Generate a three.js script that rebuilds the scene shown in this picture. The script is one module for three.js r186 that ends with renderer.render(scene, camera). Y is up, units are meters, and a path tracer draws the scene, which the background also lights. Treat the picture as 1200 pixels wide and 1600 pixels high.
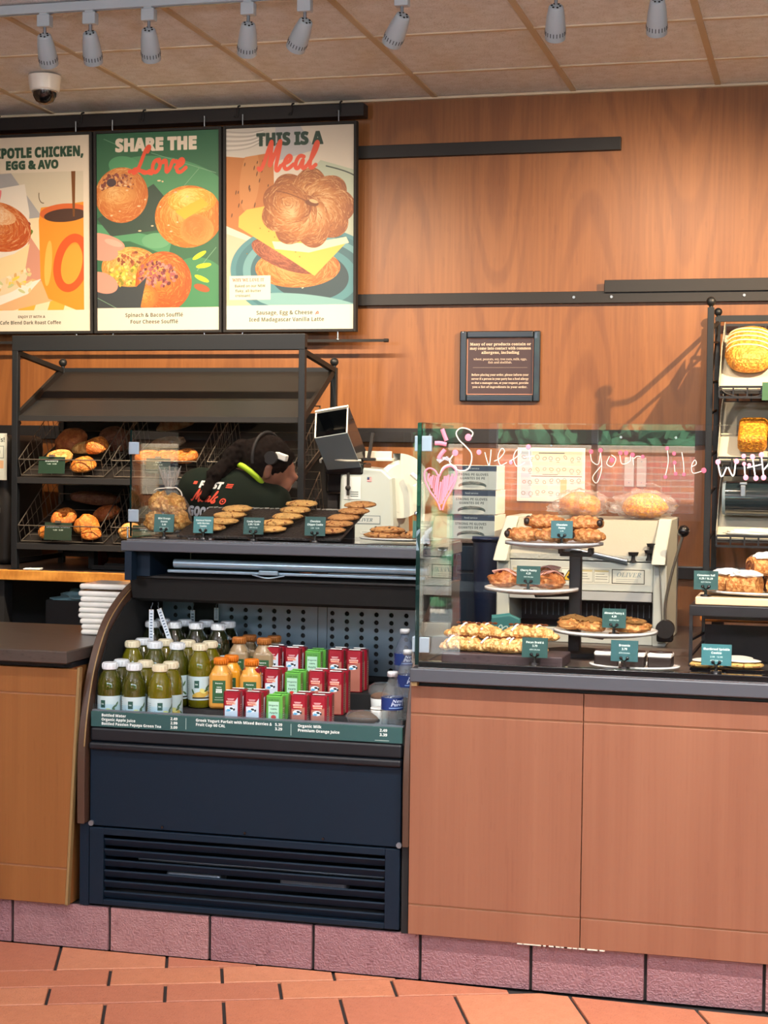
import * as THREE from 'three';
import { RoundedBoxGeometry } from 'three/addons/geometries/RoundedBoxGeometry.js';
import { mergeGeometries, mergeVertices } from 'three/addons/utils/BufferGeometryUtils.js';
import { MarchingCubes } from 'three/addons/objects/MarchingCubes.js';
import { RectAreaLightUniformsLib } from 'three/addons/lights/RectAreaLightUniformsLib.js';

// ---------------------------------------------------------------- camera, sky, sun, exposure
RectAreaLightUniformsLib.init();
const scene = new THREE.Scene();
const camera = new THREE.PerspectiveCamera(33.89, 0.75, 0.05, 200);
camera.rotation.order = 'YXZ';
camera.rotation.set(-0.0322, 0.2579, 0.0124);
camera.position.set(0, 1.4352, 4.4597);
scene.add(camera);
const renderer = new THREE.WebGLRenderer({ antialias: true });
renderer.toneMapping = THREE.LinearToneMapping;
renderer.toneMappingExposure = 1.0;
renderer.shadowMap.enabled = true;
const DAY = 11, TRACK = 5.6, HALL = 6, SUN = 48, GLOBE_FILL = 8.5;
scene.background = new THREE.Color(0.72, 0.86, 1.0);
scene.backgroundIntensity = DAY;
const sun = new THREE.DirectionalLight(0xfff1dc, SUN);          // high over the roof, lighting the street in front of the shop
sun.position.set(4, 14, -9); sun.target.position.set(-1, 0, 10);
sun.castShadow = true; sun.shadow.mapSize.set(2048, 2048);
Object.assign(sun.shadow.camera, { left: -12, right: 12, top: 12, bottom: -12, near: 1, far: 50 });
scene.add(sun, sun.target);

// ---------------------------------------------------------------- helpers
let seedValue = 7;
const rnd = () => { seedValue = (seedValue + 0x6d2b79f5) | 0; let t = Math.imul(seedValue ^ (seedValue >>> 15), 1 | seedValue); t = (t + Math.imul(t ^ (t >>> 7), 61 | t)) ^ t; return ((t ^ (t >>> 14)) >>> 0) / 4294967296; };
const rr = (a, b) => a + (b - a) * rnd();
const clamp = (v, a = 0, b = 1) => Math.min(b, Math.max(a, v));
const mix = (a, b, t) => a + (b - a) * t;
const smooth = (a, b, v) => { const t = clamp((v - a) / (b - a)); return t * t * (3 - 2 * t); };
const hash2 = (x, y, s = 0) => { let h = Math.imul(x, 374761393) ^ Math.imul(y, 668265263) ^ Math.imul(s, 2246822519); h = Math.imul(h ^ (h >>> 13), 1274126177); return ((h ^ (h >>> 16)) >>> 0) / 4294967296; };
const pnoise = (x, y, px, py, s = 0) => {                       // value noise that repeats after px, py cells
  const xi = Math.floor(x), yi = Math.floor(y), fx = x - xi, fy = y - yi, u = fx * fx * (3 - 2 * fx), v = fy * fy * (3 - 2 * fy);
  const m = (a, b) => ((a % b) + b) % b, h = (i, j) => hash2(m(xi + i, px), m(yi + j, py), s);
  return mix(mix(h(0, 0), h(1, 0), u), mix(h(0, 1), h(1, 1), u), v);
};
const noise3 = (x, y, z, s = 0) => {
  const xi = Math.floor(x), yi = Math.floor(y), zi = Math.floor(z), fx = x - xi, fy = y - yi, fz = z - zi;
  const u = fx * fx * (3 - 2 * fx), v = fy * fy * (3 - 2 * fy), w = fz * fz * (3 - 2 * fz), h = (i, j, k) => hash2(xi + i + (zi + k) * 131, yi + j - (zi + k) * 57, s);
  const f = (k) => mix(mix(h(0, 0, k), h(1, 0, k), u), mix(h(0, 1, k), h(1, 1, k), u), v);
  return mix(f(0), f(1), w);
};
const names = {};
function numbered(name) { const n = names[name] = (names[name] ?? -1) + 1; return n ? `${name}_${String(n).padStart(3, '0')}` : name; }
function uvBox(g) {                                             // texture coordinates in metres from the main direction of each face
  if (g.index) g = g.toNonIndexed();
  const p = g.attributes.position, n = g.attributes.normal, uv = new Float32Array(p.count * 2);
  for (let i = 0; i < p.count; i++) {
    const ax = Math.abs(n.getX(i)), ay = Math.abs(n.getY(i)), az = Math.abs(n.getZ(i)), x = p.getX(i), y = p.getY(i), z = p.getZ(i);
    if (az >= ax && az >= ay) { uv[2 * i] = x; uv[2 * i + 1] = y; } else if (ax >= ay) { uv[2 * i] = z; uv[2 * i + 1] = y; } else { uv[2 * i] = x; uv[2 * i + 1] = z; }
  }
  g.setAttribute('uv', new THREE.BufferAttribute(uv, 2));
  return g;
}
const V = (x, y, z) => new THREE.Vector3(x, y, z);
const place = (g, x = 0, y = 0, z = 0, rx = 0, ry = 0, rz = 0) => { if (rx) g.rotateX(rx); if (rz) g.rotateZ(rz); if (ry) g.rotateY(ry); return g.translate(x, y, z); };
const box = (w, h, d, x = 0, y = 0, z = 0, rx, ry, rz) => uvBox(place(new THREE.BoxGeometry(w, h, d), x, y, z, rx, ry, rz));
const rbox = (w, h, d, r, x = 0, y = 0, z = 0, rx, ry, rz) => uvBox(place(new RoundedBoxGeometry(w, h, d, 2, Math.min(r, w / 2.01, h / 2.01, d / 2.01)), x, y, z, rx, ry, rz));
const span = (x0, x1, y0, y1, z0, z1, r = 0) => (r ? rbox(x1 - x0, y1 - y0, z1 - z0, r, (x0 + x1) / 2, (y0 + y1) / 2, (z0 + z1) / 2) : box(x1 - x0, y1 - y0, z1 - z0, (x0 + x1) / 2, (y0 + y1) / 2, (z0 + z1) / 2));
const cyl = (r0, r1, h, x = 0, y = 0, z = 0, rx, ry, rz, seg = 20) => place(new THREE.CylinderGeometry(r0, r1, h, seg), x, y, z, rx, ry, rz).toNonIndexed();
const ball = (r, x, y, z, sx = 1, sy = 1, sz = 1) => place(new THREE.SphereGeometry(r, 18, 12).scale(sx, sy, sz), x, y, z).toNonIndexed();
const lathe = (pts, seg = 28) => new THREE.LatheGeometry(pts.map(([a, b]) => new THREE.Vector2(a, b)), seg);
function bar(a, b, w, d = w) {                                  // square bar between two points
  const A = V(...a), B = V(...b), L = A.distanceTo(B), g = new THREE.BoxGeometry(w, L, d), q = new THREE.Quaternion().setFromUnitVectors(V(0, 1, 0), B.clone().sub(A).normalize());
  return uvBox(g.applyQuaternion(q).translate(...A.add(B).multiplyScalar(.5).toArray()));
}
function rod(a, b, r, seg = 6) {
  const A = V(...a), B = V(...b), g = new THREE.CylinderGeometry(r, r, A.distanceTo(B), seg), q = new THREE.Quaternion().setFromUnitVectors(V(0, 1, 0), B.clone().sub(A).normalize());
  return g.applyQuaternion(q).translate(...A.add(B).multiplyScalar(.5).toArray()).toNonIndexed();
}
const tube = (pts, r, n = 24, seg = 6, closed = false) => new THREE.TubeGeometry(new THREE.CatmullRomCurve3(pts.map((p) => V(...p)), closed), n, r, seg, closed).toNonIndexed();
function prism(pts, depth, bevel = 0, z = 0) {                  // polygon in x, y pushed along +z from z
  const s = new THREE.Shape(pts.map(([a, b]) => new THREE.Vector2(a, b)));
  return uvBox(new THREE.ExtrudeGeometry(s, { depth: depth - 2 * bevel, bevelEnabled: bevel > 0, bevelThickness: bevel, bevelSize: bevel, bevelOffset: -bevel, bevelSegments: 1 }).translate(0, 0, z + bevel));
}
const sideways = (g) => uvBox(g.rotateY(-Math.PI / 2));         // a prism drawn as (z, y): its depth runs along -x
function join(list) {
  const all = list.map((g) => { g = g.index ? g.toNonIndexed() : g; for (const k of Object.keys(g.attributes)) if (!['position', 'normal', 'uv'].includes(k)) g.deleteAttribute(k); return g; });
  return all.length > 1 ? mergeGeometries(all) : all[0];
}
function mesh(name, geometry, material, parent = scene) {
  const m = new THREE.Mesh(Array.isArray(geometry) ? join(geometry) : geometry, material);
  m.name = parent === scene ? numbered(name) : name;
  if (parent !== scene) { const same = parent.children.filter((c) => c.userData.base === name).length; if (same) m.name = `${name}_${String(same).padStart(3, '0')}`; }
  m.userData.base = name;
  m.castShadow = m.receiveShadow = true;
  parent.add(m);
  return m;
}
function tag(o, label, category, group) { o.userData.label = label; o.userData.category = category; if (group) o.userData.group = group; return o; }
function thing(name, label, category, [x, y, z] = [0, 0, 0], turn = 0, group) {
  const o = new THREE.Group(); o.name = numbered(name); scene.add(o); o.position.set(x, y, z); o.rotation.y = turn;
  return tag(o, label, category, group);
}
function dup(source, label, [x, y, z], turn = source.rotation.y) {
  const o = source.clone(); o.name = numbered(source.userData.kindName ?? source.name); o.userData = { ...source.userData, label }; o.position.set(x, y, z); o.rotation.y = turn; scene.add(o); return o;
}
const struct = (name, geometry, material, parent = scene) => { const m = mesh(name, geometry, material, parent); if (parent === scene) m.userData.kind = 'structure'; return m; };
function group(name, kind) { const o = new THREE.Group(); o.name = numbered(name); o.userData.kind = kind; scene.add(o); return o; }

// ---------------------------------------------------------------- textures and materials
function pixelTexture(size, f, srgb = true) {
  const d = new Uint8Array(size * size * 4);
  for (let y = 0; y < size; y++) for (let x = 0; x < size; x++) { const c = f(x / size, y / size), i = (y * size + x) * 4; d[i] = clamp(c[0]) * 255; d[i + 1] = clamp(c[1]) * 255; d[i + 2] = clamp(c[2]) * 255; d[i + 3] = 255; }
  const t = new THREE.DataTexture(d, size, size); t.wrapS = t.wrapT = THREE.RepeatWrapping; t.magFilter = THREE.LinearFilter; t.minFilter = THREE.LinearMipmapLinearFilter; t.generateMipmaps = true;
  if (srgb) t.colorSpace = THREE.SRGBColorSpace; t.needsUpdate = true; return t;
}
const scaled = (t, mx, my = mx) => { const c = t.clone(); c.repeat.set(1 / mx, 1 / my); return c; };   // one repeat spans mx by my metres
function canvasTexture(w, h, draw) {
  const c = document.createElement('canvas'); c.width = w; c.height = h; const x = c.getContext('2d'); draw(x, w, h);
  const t = new THREE.CanvasTexture(c); t.colorSpace = THREE.SRGBColorSpace; t.anisotropy = 8; return t;
}
const std = (color, roughness = .5, metalness = 0, more = {}) => new THREE.MeshStandardMaterial({ color, roughness, metalness, ...more });
const phys = (color, roughness, more = {}) => new THREE.MeshPhysicalMaterial({ color, roughness, ...more });
const woodGrain = (f0, ring, line, lo, hi, s) => pixelTexture(512, (u, v) => {
  const warp = pnoise(u * 4, v * 2, 4, 2, s) * 1.5 + pnoise(u * 9, v * 5, 9, 5, s + 1) * .35;
  const r = .5 + .5 * Math.sin((u * f0 + warp * ring) * 6.283), fine = pnoise(u * 220, v * 9, 220, 9, s + 2), mid = pnoise(u * 40, v * 3, 40, 3, s + 3), pore = pnoise(u * 250, v * 30, 250, 30, s + 4) > .86 ? .12 : 0;
  const t = clamp(.15 + .32 * r * line + .3 * fine * line + .3 * mid - pore);
  return [mix(lo[0], hi[0], t), mix(lo[1], hi[1], t), mix(lo[2], hi[2], t)];
});
const wallGrain = pixelTexture(768, (u, v) => { // veneer leaves with stretched cathedral arches
  const leaf = Math.floor(u * 4), lu = (u * 4 - leaf - .5) * 2, w = pnoise(u * 8, v * 5, 8, 5, 12) - .5, ww = pnoise(u * 16, v * 20, 16, 20, 13) - .5;
  const arch = Math.sin((v * 7 + leaf * .37 + lu * lu * 3.2 * (leaf % 2 ? 1 : -.9) + w * 1.5 + ww * .3) * 6.283), band = smooth(-.2, .9, arch) * smooth(1, .25, Math.abs(lu)), side = .5 + .5 * Math.sin((Math.abs(lu) * 9 + w * 2.2) * 6.283);
  const fine = pnoise(u * 300, v * 14, 300, 14, 14), mid = pnoise(u * 36, v * 3, 36, 3, 15), pore = pnoise(u * 330, v * 46, 330, 46, 16) > .82 ? .1 : 0;
  const t = clamp(.80 - band * .22 - side * .10 * smooth(.2, .8, Math.abs(lu)) - fine * .16 - mid * .26 - pore);
  return [mix(.50, .73, t), mix(.30, .505, t), mix(.14, .30, t)];
});
const panelGrain = woodGrain(3, .6, .5, [.58, .38, .29], [.69, .49, .38], 21);
const leftGrain = woodGrain(3, .6, .5, [.56, .36, .19], [.70, .48, .28], 27);
const edgeGrain = woodGrain(4, 1.1, 1, [.62, .38, .12], [.88, .62, .28], 31);
const fineBump = pixelTexture(256, (u, v) => { const a = pnoise(u * 64, v * 64, 64, 64, 3) * .6 + pnoise(u * 128, v * 128, 128, 128, 4) * .4; return [a, a, a]; }, false);
const wormBump = pixelTexture(256, (u, v) => { const a = pnoise(u * 34, v * 34, 34, 34, 8), b = pnoise(u * 70, v * 70, 70, 70, 9); const r = 1 - Math.abs(a - .5) * 4; return [clamp(r * .8 + b * .3), clamp(r * .8 + b * .3), clamp(r * .8 + b * .3)]; }, false);
const speckle = (base, dark, amount, s, f = 90) => pixelTexture(256, (u, v) => { const a = pnoise(u * f, v * f, f, f, s), b = pnoise(u * 12, v * 12, 12, 12, s + 1), t = clamp((a > .72 ? (a - .72) * 3 * amount : 0) + (b - .5) * .35 * amount + .12); return [mix(base[0], dark[0], t), mix(base[1], dark[1], t), mix(base[2], dark[2], t)]; });
const M = {
  wall: phys(0xcdc3b0, .42, { map: scaled(wallGrain, 1.6, 3.1), clearcoat: .15, clearcoatRoughness: .5 }),
  panel: phys(0xd8d2d0, .38, { map: scaled(panelGrain, .9, 2.2) }),
  leftPanel: phys(0xdcd4cc, .4, { map: scaled(leftGrain, .9, 2.2) }),
  benchEdge: phys(0xffffff, .45, { map: scaled(edgeGrain, 1.6, .16) }),
  groove: std(0x9a6a4a, .5), grooveDark: std(0x2a1710, .8), edgeBand: std(0x8a7048, .5),
  laminate: phys(0x4c423d, .34, { map: scaled(speckle([1, 1, 1], [.72, .7, .68], .9, 60, 40), .5, .12) }),
  laminateEdge: std(0x4a4346, .4), slateEdge: std(0x474a52, .36),
  black: std(0x15161a, .42), blackGloss: phys(0x0d0e11, .18, { clearcoat: .5 }), blackMatt: std(0x121214, .75), iron: std(0x181c20, .45, .3), ironBrown: std(0x15110f, .6, .1),
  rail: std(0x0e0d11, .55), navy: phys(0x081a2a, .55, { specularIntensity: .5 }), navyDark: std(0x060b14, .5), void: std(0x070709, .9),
  chrome: std(0xb9c3cc, .22, .9), steel: std(0x8d97a2, .35, .75), clampSteel: std(0xaec3d4, .28, .55), wire: std(0x8b857a, .3, .8), grayBlue: std(0x9fb8c8, .3, .45),
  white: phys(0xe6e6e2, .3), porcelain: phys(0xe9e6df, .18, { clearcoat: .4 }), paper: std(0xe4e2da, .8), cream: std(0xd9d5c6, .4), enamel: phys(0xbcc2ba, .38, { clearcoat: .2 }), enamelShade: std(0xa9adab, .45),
  lamp: phys(0xa6b4be, .35), green: std(0x1f4a45, .5), darkGreen: std(0x16271c, .6), capWhite: std(0xd4dadf, .4), capCream: std(0xd8cfb2, .45), capOrange: std(0xe07a1c, .4), capTan: std(0xb06a2c, .45),
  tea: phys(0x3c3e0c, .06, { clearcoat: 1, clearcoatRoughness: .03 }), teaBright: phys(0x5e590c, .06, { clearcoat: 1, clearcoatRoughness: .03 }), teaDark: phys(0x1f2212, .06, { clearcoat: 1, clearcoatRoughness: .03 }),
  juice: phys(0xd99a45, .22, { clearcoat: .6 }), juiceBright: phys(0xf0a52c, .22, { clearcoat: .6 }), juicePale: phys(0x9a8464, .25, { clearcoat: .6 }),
  glass: phys(0xffffff, .0, { transmission: 1, thickness: 0, ior: 1.52 }), glassEdge: phys(0x05201f, .08, { clearcoat: 1 }), acrylic: phys(0xf4fbff, .03, { transmission: 1, thickness: 0, ior: 1.45 }),
  plastic: phys(0xf4f7f8, .05, { transmission: .94, thickness: 0, ior: 1.45 }),
  chalkFaint: std(0xe9dccd, .8, 0, { transparent: true, opacity: .5 }), pinkFaint: std(0xc8607a, .8, 0, { transparent: true, opacity: .6 }), pink: std(0xf08aa0, .7), chalk: std(0xf0e6d2, .7), skin: std(0x8a5a46, .55), hair: phys(0x0f0907, .95, { specularIntensity: .25 }), shirt: phys(0x101a13, .95, { specularIntensity: .3 }), lime: std(0x9fc21c, .7),
  slate: phys(0x2b2724, .55, { bumpMap: scaled(fineBump, .3), bumpScale: .004 }), board: phys(0x4a3a3c, .5, { map: scaled(speckle([1, 1, 1], [.6, .55, .55], .8, 70, 30), .4, .1) }),
  ceiling: std(0xe9ebee, .95, 0, { map: scaled(speckle([1, 1, 1], [.78, .76, .72], .8, 40), .35), bumpMap: scaled(fineBump, .25), bumpScale: .002 }), tee: std(0xc2b196, .7), teeLight: std(0xd2c4ac, .6),
  plaster: std(0xbfa98a, .9), brick: std(0xffffff, .9),
};
const terra = [[.76, .49, .36], [.73, .455, .34], [.775, .51, .38], [.715, .445, .34]].map((c, i) => std(new THREE.Color().setRGB(...c, THREE.SRGBColorSpace), .5, 0, { map: scaled(speckle([1, 1, 1], [.82, .78, .76], .7, 80 + i, 60), .22), bumpMap: scaled(fineBump, .2), bumpScale: .0012 }));
const kick = [[.60, .45, .46], [.63, .47, .47], [.57, .42, .44]].map((c, i) => std(new THREE.Color().setRGB(...c, THREE.SRGBColorSpace), .42, 0, { map: scaled(speckle([1, 1, 1], [.8, .74, .76], .8, 90 + i, 40), .3), bumpMap: scaled(wormBump, .16), bumpScale: .0012 }));
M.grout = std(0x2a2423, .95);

// ---------------------------------------------------------------- the room
const ROOM = { x0: -5.2, x1: 4.6, z0: -2.71, z1: 6.6, h: 3.0 };
{ // floor: grout bed, the tiles in view one by one, the rest of the hall as one field
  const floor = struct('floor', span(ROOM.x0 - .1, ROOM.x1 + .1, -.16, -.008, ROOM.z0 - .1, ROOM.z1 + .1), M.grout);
  const phi = .3708, t1 = .3078, t2 = .148, ox = -2.105, oz = .0726, gap = .009, c = Math.cos(phi), s = Math.sin(phi);
  const at = (a, b) => [ox + a * c + b * s, oz - a * s + b * c];
  const clip = (poly, f) => { const out = []; for (let i = 0; i < poly.length; i++) { const p = poly[i], q = poly[(i + 1) % poly.length], fp = f(p), fq = f(q); if (fp >= 0) out.push(p); if ((fp >= 0) !== (fq >= 0)) { const t = fp / (fp - fq); out.push([mix(p[0], q[0], t), mix(p[1], q[1], t)]); } } return out; };
  const rest = [];
  const rows = [[1, 2, .5], [2, 3, 0]]; // two border rows of half-depth tiles between full square rows
  for (let k = 0; k < 8; k++) rows.push([-1 - 2 * k, 1 - 2 * k, k % 2 ? .5 : 0]); for (let k = 0; k < 28; k++) rows.push([3 + 2 * k, 5 + 2 * k, k % 2 ? 0 : .5]);
  for (const [v0, v1, off] of rows) for (let u = -34; u < 34; u++) {
    const a0 = (u + off) * t1 + gap / 2, a1 = a0 + t1 - gap, b0 = v0 * t2 + gap / 2, b1 = v1 * t2 - gap / 2;
    let poly = [at(a0, b0), at(a1, b0), at(a1, b1), at(a0, b1)];
    const cx = (poly[0][0] + poly[2][0]) / 2, cz = (poly[0][1] + poly[2][1]) / 2;
    const near = cz < 1.0 && cx > -2.75 && cx < .45;
    if (!near) { if (cx > ROOM.x0 + .2 && cx < ROOM.x1 - .2 && cz > .25 && cz < ROOM.z1 - .2 && Math.min(...poly.map((p) => p[1])) > .03) rest.push([cx, cz]); continue; }
    poly = clip(poly, (p) => p[1] - (.004 + .034 * clamp((p[0] + 1.05) / .9)));  // tiles cut back: dark bed showing here imitates the shadow under the counter
    if (poly.length < 3) continue;
    let area = 0; poly.forEach((p, i) => { const q = poly[(i + 1) % poly.length]; area += p[0] * q[1] - q[0] * p[1]; });
    if (Math.abs(area) < .002) continue;
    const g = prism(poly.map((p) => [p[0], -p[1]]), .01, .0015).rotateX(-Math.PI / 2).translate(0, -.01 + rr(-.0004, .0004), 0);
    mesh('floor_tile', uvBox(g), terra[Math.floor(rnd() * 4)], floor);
  }
  const field = new THREE.InstancedMesh(box(t1 - gap, .01, 2 * t2 - gap), terra[0], rest.length), m4 = new THREE.Matrix4();
  rest.forEach(([x, z], i) => field.setMatrixAt(i, m4.makeRotationY(phi).setPosition(x, -.005, z)));
  field.name = 'tile_field'; field.userData.kind = 'stuff'; field.receiveShadow = true; floor.add(field);
}
{ // tiled plinth under the counters
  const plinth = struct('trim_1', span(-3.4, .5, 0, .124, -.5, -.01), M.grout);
  for (let i = -3; i < 9; i++) { const x = -2.2903 + i * .308; mesh('plinth_tile', rbox(.300, .126, .012, .002, x + .154, .0635, -.006 + rr(-.0006, .0006)), kick[Math.floor(rnd() * 3)], plinth); }
}
{ // suspended ceiling
  const ceiling = struct('ceiling', span(ROOM.x0 - .1, ROOM.x1 + .1, 3.03, 3.15, ROOM.z0 - .1, ROOM.z1 + .1), M.plaster);
  const px = (i) => -3.491 + (i - 1) * .6035, rows = [-2.70, -2.248, -1.638, -1.028, -.418];
  const far = [];
  for (let i = -2; i < 11; i++) for (let j = -1; j < 12; j++) {
    const x0 = Math.max(px(i), ROOM.x0), x1 = Math.min(px(i + 1), ROOM.x1), z0 = j < 0 ? rows[0] : -2.248 + j * .61, z1 = j < 0 ? -2.248 : z0 + .61;
    if (x1 - x0 < .05 || z0 > 4.5) continue;
    const g = span(x0 + .006, x1 - .006, 3.006 + rr(-.001, .001), 3.022, z0 + .004, z1 - .004, .003);
    if (i >= 0 && i <= 6 && j <= 2) mesh('ceiling_panel', g, M.ceiling, ceiling); else far.push(g);
  }
  far.push(span(ROOM.x0, ROOM.x1, 3.006, 3.02, 4.46, ROOM.z1));
  mesh('panel_field', far, M.ceiling, ceiling).userData.kind = 'stuff';
  for (let i = 0; i <= 7; i++) mesh('ceiling_rail', span(px(i) - .012, px(i) + .012, 3.0, 3.012, -2.70, 4.5), M.tee, ceiling);
  for (const z of rows.slice(1)) mesh('cross_rail', span(ROOM.x0, ROOM.x1, 3.0012, 3.01, z - .011, z + .011), M.teeLight, ceiling);
  mesh('wall_angle', span(ROOM.x0, ROOM.x1, 2.994, 3.004, -2.71, -2.688), M.teeLight, ceiling);
}
struct('wall_back', span(ROOM.x0 - .1, ROOM.x1 + .1, -.1, 3.1, -2.83, -2.71), M.wall);
struct('wall_left', span(ROOM.x0 - .12, ROOM.x0, -.1, 3.1, -2.75, ROOM.z1), M.plaster);
struct('wall_right', span(ROOM.x1, ROOM.x1 + .12, -.1, 3.1, -2.75, ROOM.z1), M.plaster);
{ // street side of the hall: low wall, glazed door and large windows, seen mirrored in the pastry glass
  const w = group('wall_front', 'structure'), z0 = 6.6, z1 = 6.72, frame = M.iron;
  const y1 = 2.75, openings = [[-2.9, -2.32, .06], [-2.19, -.785, 1.05], [-.15, 1.0, .5], [1.2, 2.8, .5], [3.0, 4.4, .5]];
  mesh('wall_panel', [span(ROOM.x0 - .1, ROOM.x1 + .1, y1, 3.1, z0, z1)], M.plaster, w);
  let x = ROOM.x0 - .1;
  for (const [a, b, sill] of openings) { mesh('wall_panel', span(x, a, -.1, y1, z0, z1), M.laminate, w); mesh('wall_panel', span(a, b, -.1, sill, z0, z1), M.laminate, w); x = b; }
  mesh('wall_panel', span(x, ROOM.x1 + .1, -.1, y1, z0, z1), M.laminate, w);
  openings.forEach(([a, b, sill], i) => {
    const o = group(i === 0 ? 'door_1' : `window_${i}`, 'structure'), zc = 6.66, t = .05;
    mesh('window_frame', [span(a, a + t, sill, y1, zc - .03, zc + .03), span(b - t, b, sill, y1, zc - .03, zc + .03), span(a + t, b - t, sill, sill + t, zc - .03, zc + .03), span(a + t, b - t, y1 - t, y1, zc - .03, zc + .03), span((a + b) / 2 - .02, (a + b) / 2 + .02, sill + t, y1 - t, zc - .02, zc + .02)], i === 1 ? M.grayBlue : frame, o);
    for (const [p, q] of [[a + t, (a + b) / 2 - .02], [(a + b) / 2 + .02, b - t]]) mesh('pane', place(new THREE.PlaneGeometry(q - p, y1 - sill - 2 * t), (p + q) / 2, (sill + y1) / 2, zc), M.glass, o);
  });
}
{ // outside, across the pavement
  struct('pavement', span(-16, 16, -.25, -.02, 6.75, 20), std(0xb9b4aa, .9));
  const bt = canvasTexture(256, 256, (c) => { c.fillStyle = '#a08a84'; c.fillRect(0, 0, 256, 256); for (let r = 0; r < 16; r++) for (let k = -1; k < 4; k++) { c.fillStyle = `rgb(${150 + 26 * hash2(r, k, 5)},${92 + 20 * hash2(r, k, 6)},${88 + 14 * hash2(r, k, 7)})`; c.fillRect(k * 64 + (r % 2) * 32 + 2, r * 16 + 2, 60, 12); } });
  bt.wrapS = bt.wrapT = THREE.RepeatWrapping; bt.repeat.set(1 / .62, 1 / .8); M.brick.map = bt;
  const b = tag(new THREE.Group(), 'low red brick garden wall with pale coping across the pavement outside', 'wall'); b.name = 'garden_wall'; b.position.set(0, -.12, 9.6); scene.add(b);
  mesh('wall_body', span(-3.05, 1.2, 0, 1.62, -.12, .12), M.brick, b); mesh('coping', span(-3.1, 1.25, 1.62, 1.68, -.16, .16, .01), std(0x8f887c, .8), b);
  const hm = std(0x2f6648, .8), hedge = tag(new THREE.Group(), 'clipped green hedge row standing behind the low brick wall outside', 'hedge'); hedge.name = 'hedge'; hedge.position.set(-1, -.02, 12); scene.add(hedge);
  const foliage = new THREE.InstancedMesh(new THREE.IcosahedronGeometry(.13, 0).scale(1, .5, 1), hm, 7500), m4 = new THREE.Matrix4(), q = new THREE.Quaternion(), e = new THREE.Euler();
  for (let i = 0; i < 7500; i++) foliage.setMatrixAt(i, m4.compose(V(rr(-9, 9), Math.pow(rnd(), .7) * 3.0 + .15 * Math.sin(i), rr(-.6, .6)), q.setFromEuler(e.set(rr(0, 6), rr(0, 6), rr(0, 6))), V(1, 1, 1).multiplyScalar(rr(.7, 1.5))));
  foliage.name = 'foliage'; foliage.userData.kind = 'stuff'; hedge.add(foliage);
  mesh('stems', Array.from({ length: 18 }, (_, i) => rod([-8.5 + i, 0, 0], [-8.5 + i, 1.6, 0], .04)), std(0x3a2a1c, .9), hedge).userData.kind = 'stuff';
}
{ // seat by the street door, seen only in the glass
  const t = thing('bistro_table', 'dark brown square bistro table near the street door behind the viewer', 'table', [-1.75, 0, 4.3]);
  mesh('table_top', rbox(.7, .035, .7, .008, 0, .745, 0), M.laminate, t); mesh('pedestal', cyl(.035, .035, .72, 0, .37, 0), M.iron, t); mesh('foot', [rbox(.5, .02, .06, .005, 0, .012, 0), rbox(.06, .021, .5, .005, 0, .012, 0)], M.iron, t);
  const c = thing('wooden_chair', 'dark wooden chair with slatted back near the street door behind the viewer', 'chair', [-2.25, 0, 5.0], .5);
  const cm = phys(0x4b3024, .45);
  mesh('seat', rbox(.42, .035, .42, .01, 0, .455, 0), cm, c); for (const [a, b] of [[-1, -1], [1, -1], [-1, 1], [1, 1]]) mesh('leg', bar([a * .18, .44, b * .18], [a * .2, 0, b * .2], .035), cm, c);
  for (const a of [-1, 1]) mesh('back_post', bar([a * .185, .45, -.19], [a * .185, .92, -.26], .035), cm, c);
  for (const y of [.62, .74, .87]) mesh('back_slat', rbox(.36, .07, .018, .004, 0, y, -.215 - (y - .62) * .15), cm, c);
}
{ // black rails on the wood wall
  const rail = (label, x0, x1, y, hgt, parts) => { const t = thing('wall_rail', label, 'rail', [0, 0, -2.71]); mesh('rail_strip', span(x0, x1, y - hgt / 2, y + hgt / 2, 0, .028, .002), M.rail, t); return t; };
  rail('short black rail high on the wood wall beside the menu boards', -2.03, -.872, 2.774, .055);
  const r2 = rail('long black rail across the wood wall above the allergen notice', -4.6, 2.2, 2.128, .05);
  mesh('upper_rail', span(-.93, 2.2, 2.146, 2.198, .0285, .04, .002), M.rail, r2); for (const x of [-1.06, -.9, -.35]) mesh('screw', cyl(.006, .006, .006, x, 2.128, .03, Math.PI / 2, 0, 0, 8), M.steel, r2);
  const r3 = rail('low black rail across the wood wall behind the slicers', -4.6, 2.2, 1.535, .062);
  for (const x of [-1.68, -.85, -.62]) mesh('screw', cyl(.006, .006, .006, x, 1.535, .03, Math.PI / 2, 0, 0, 8), M.chrome, r3);
}

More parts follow.
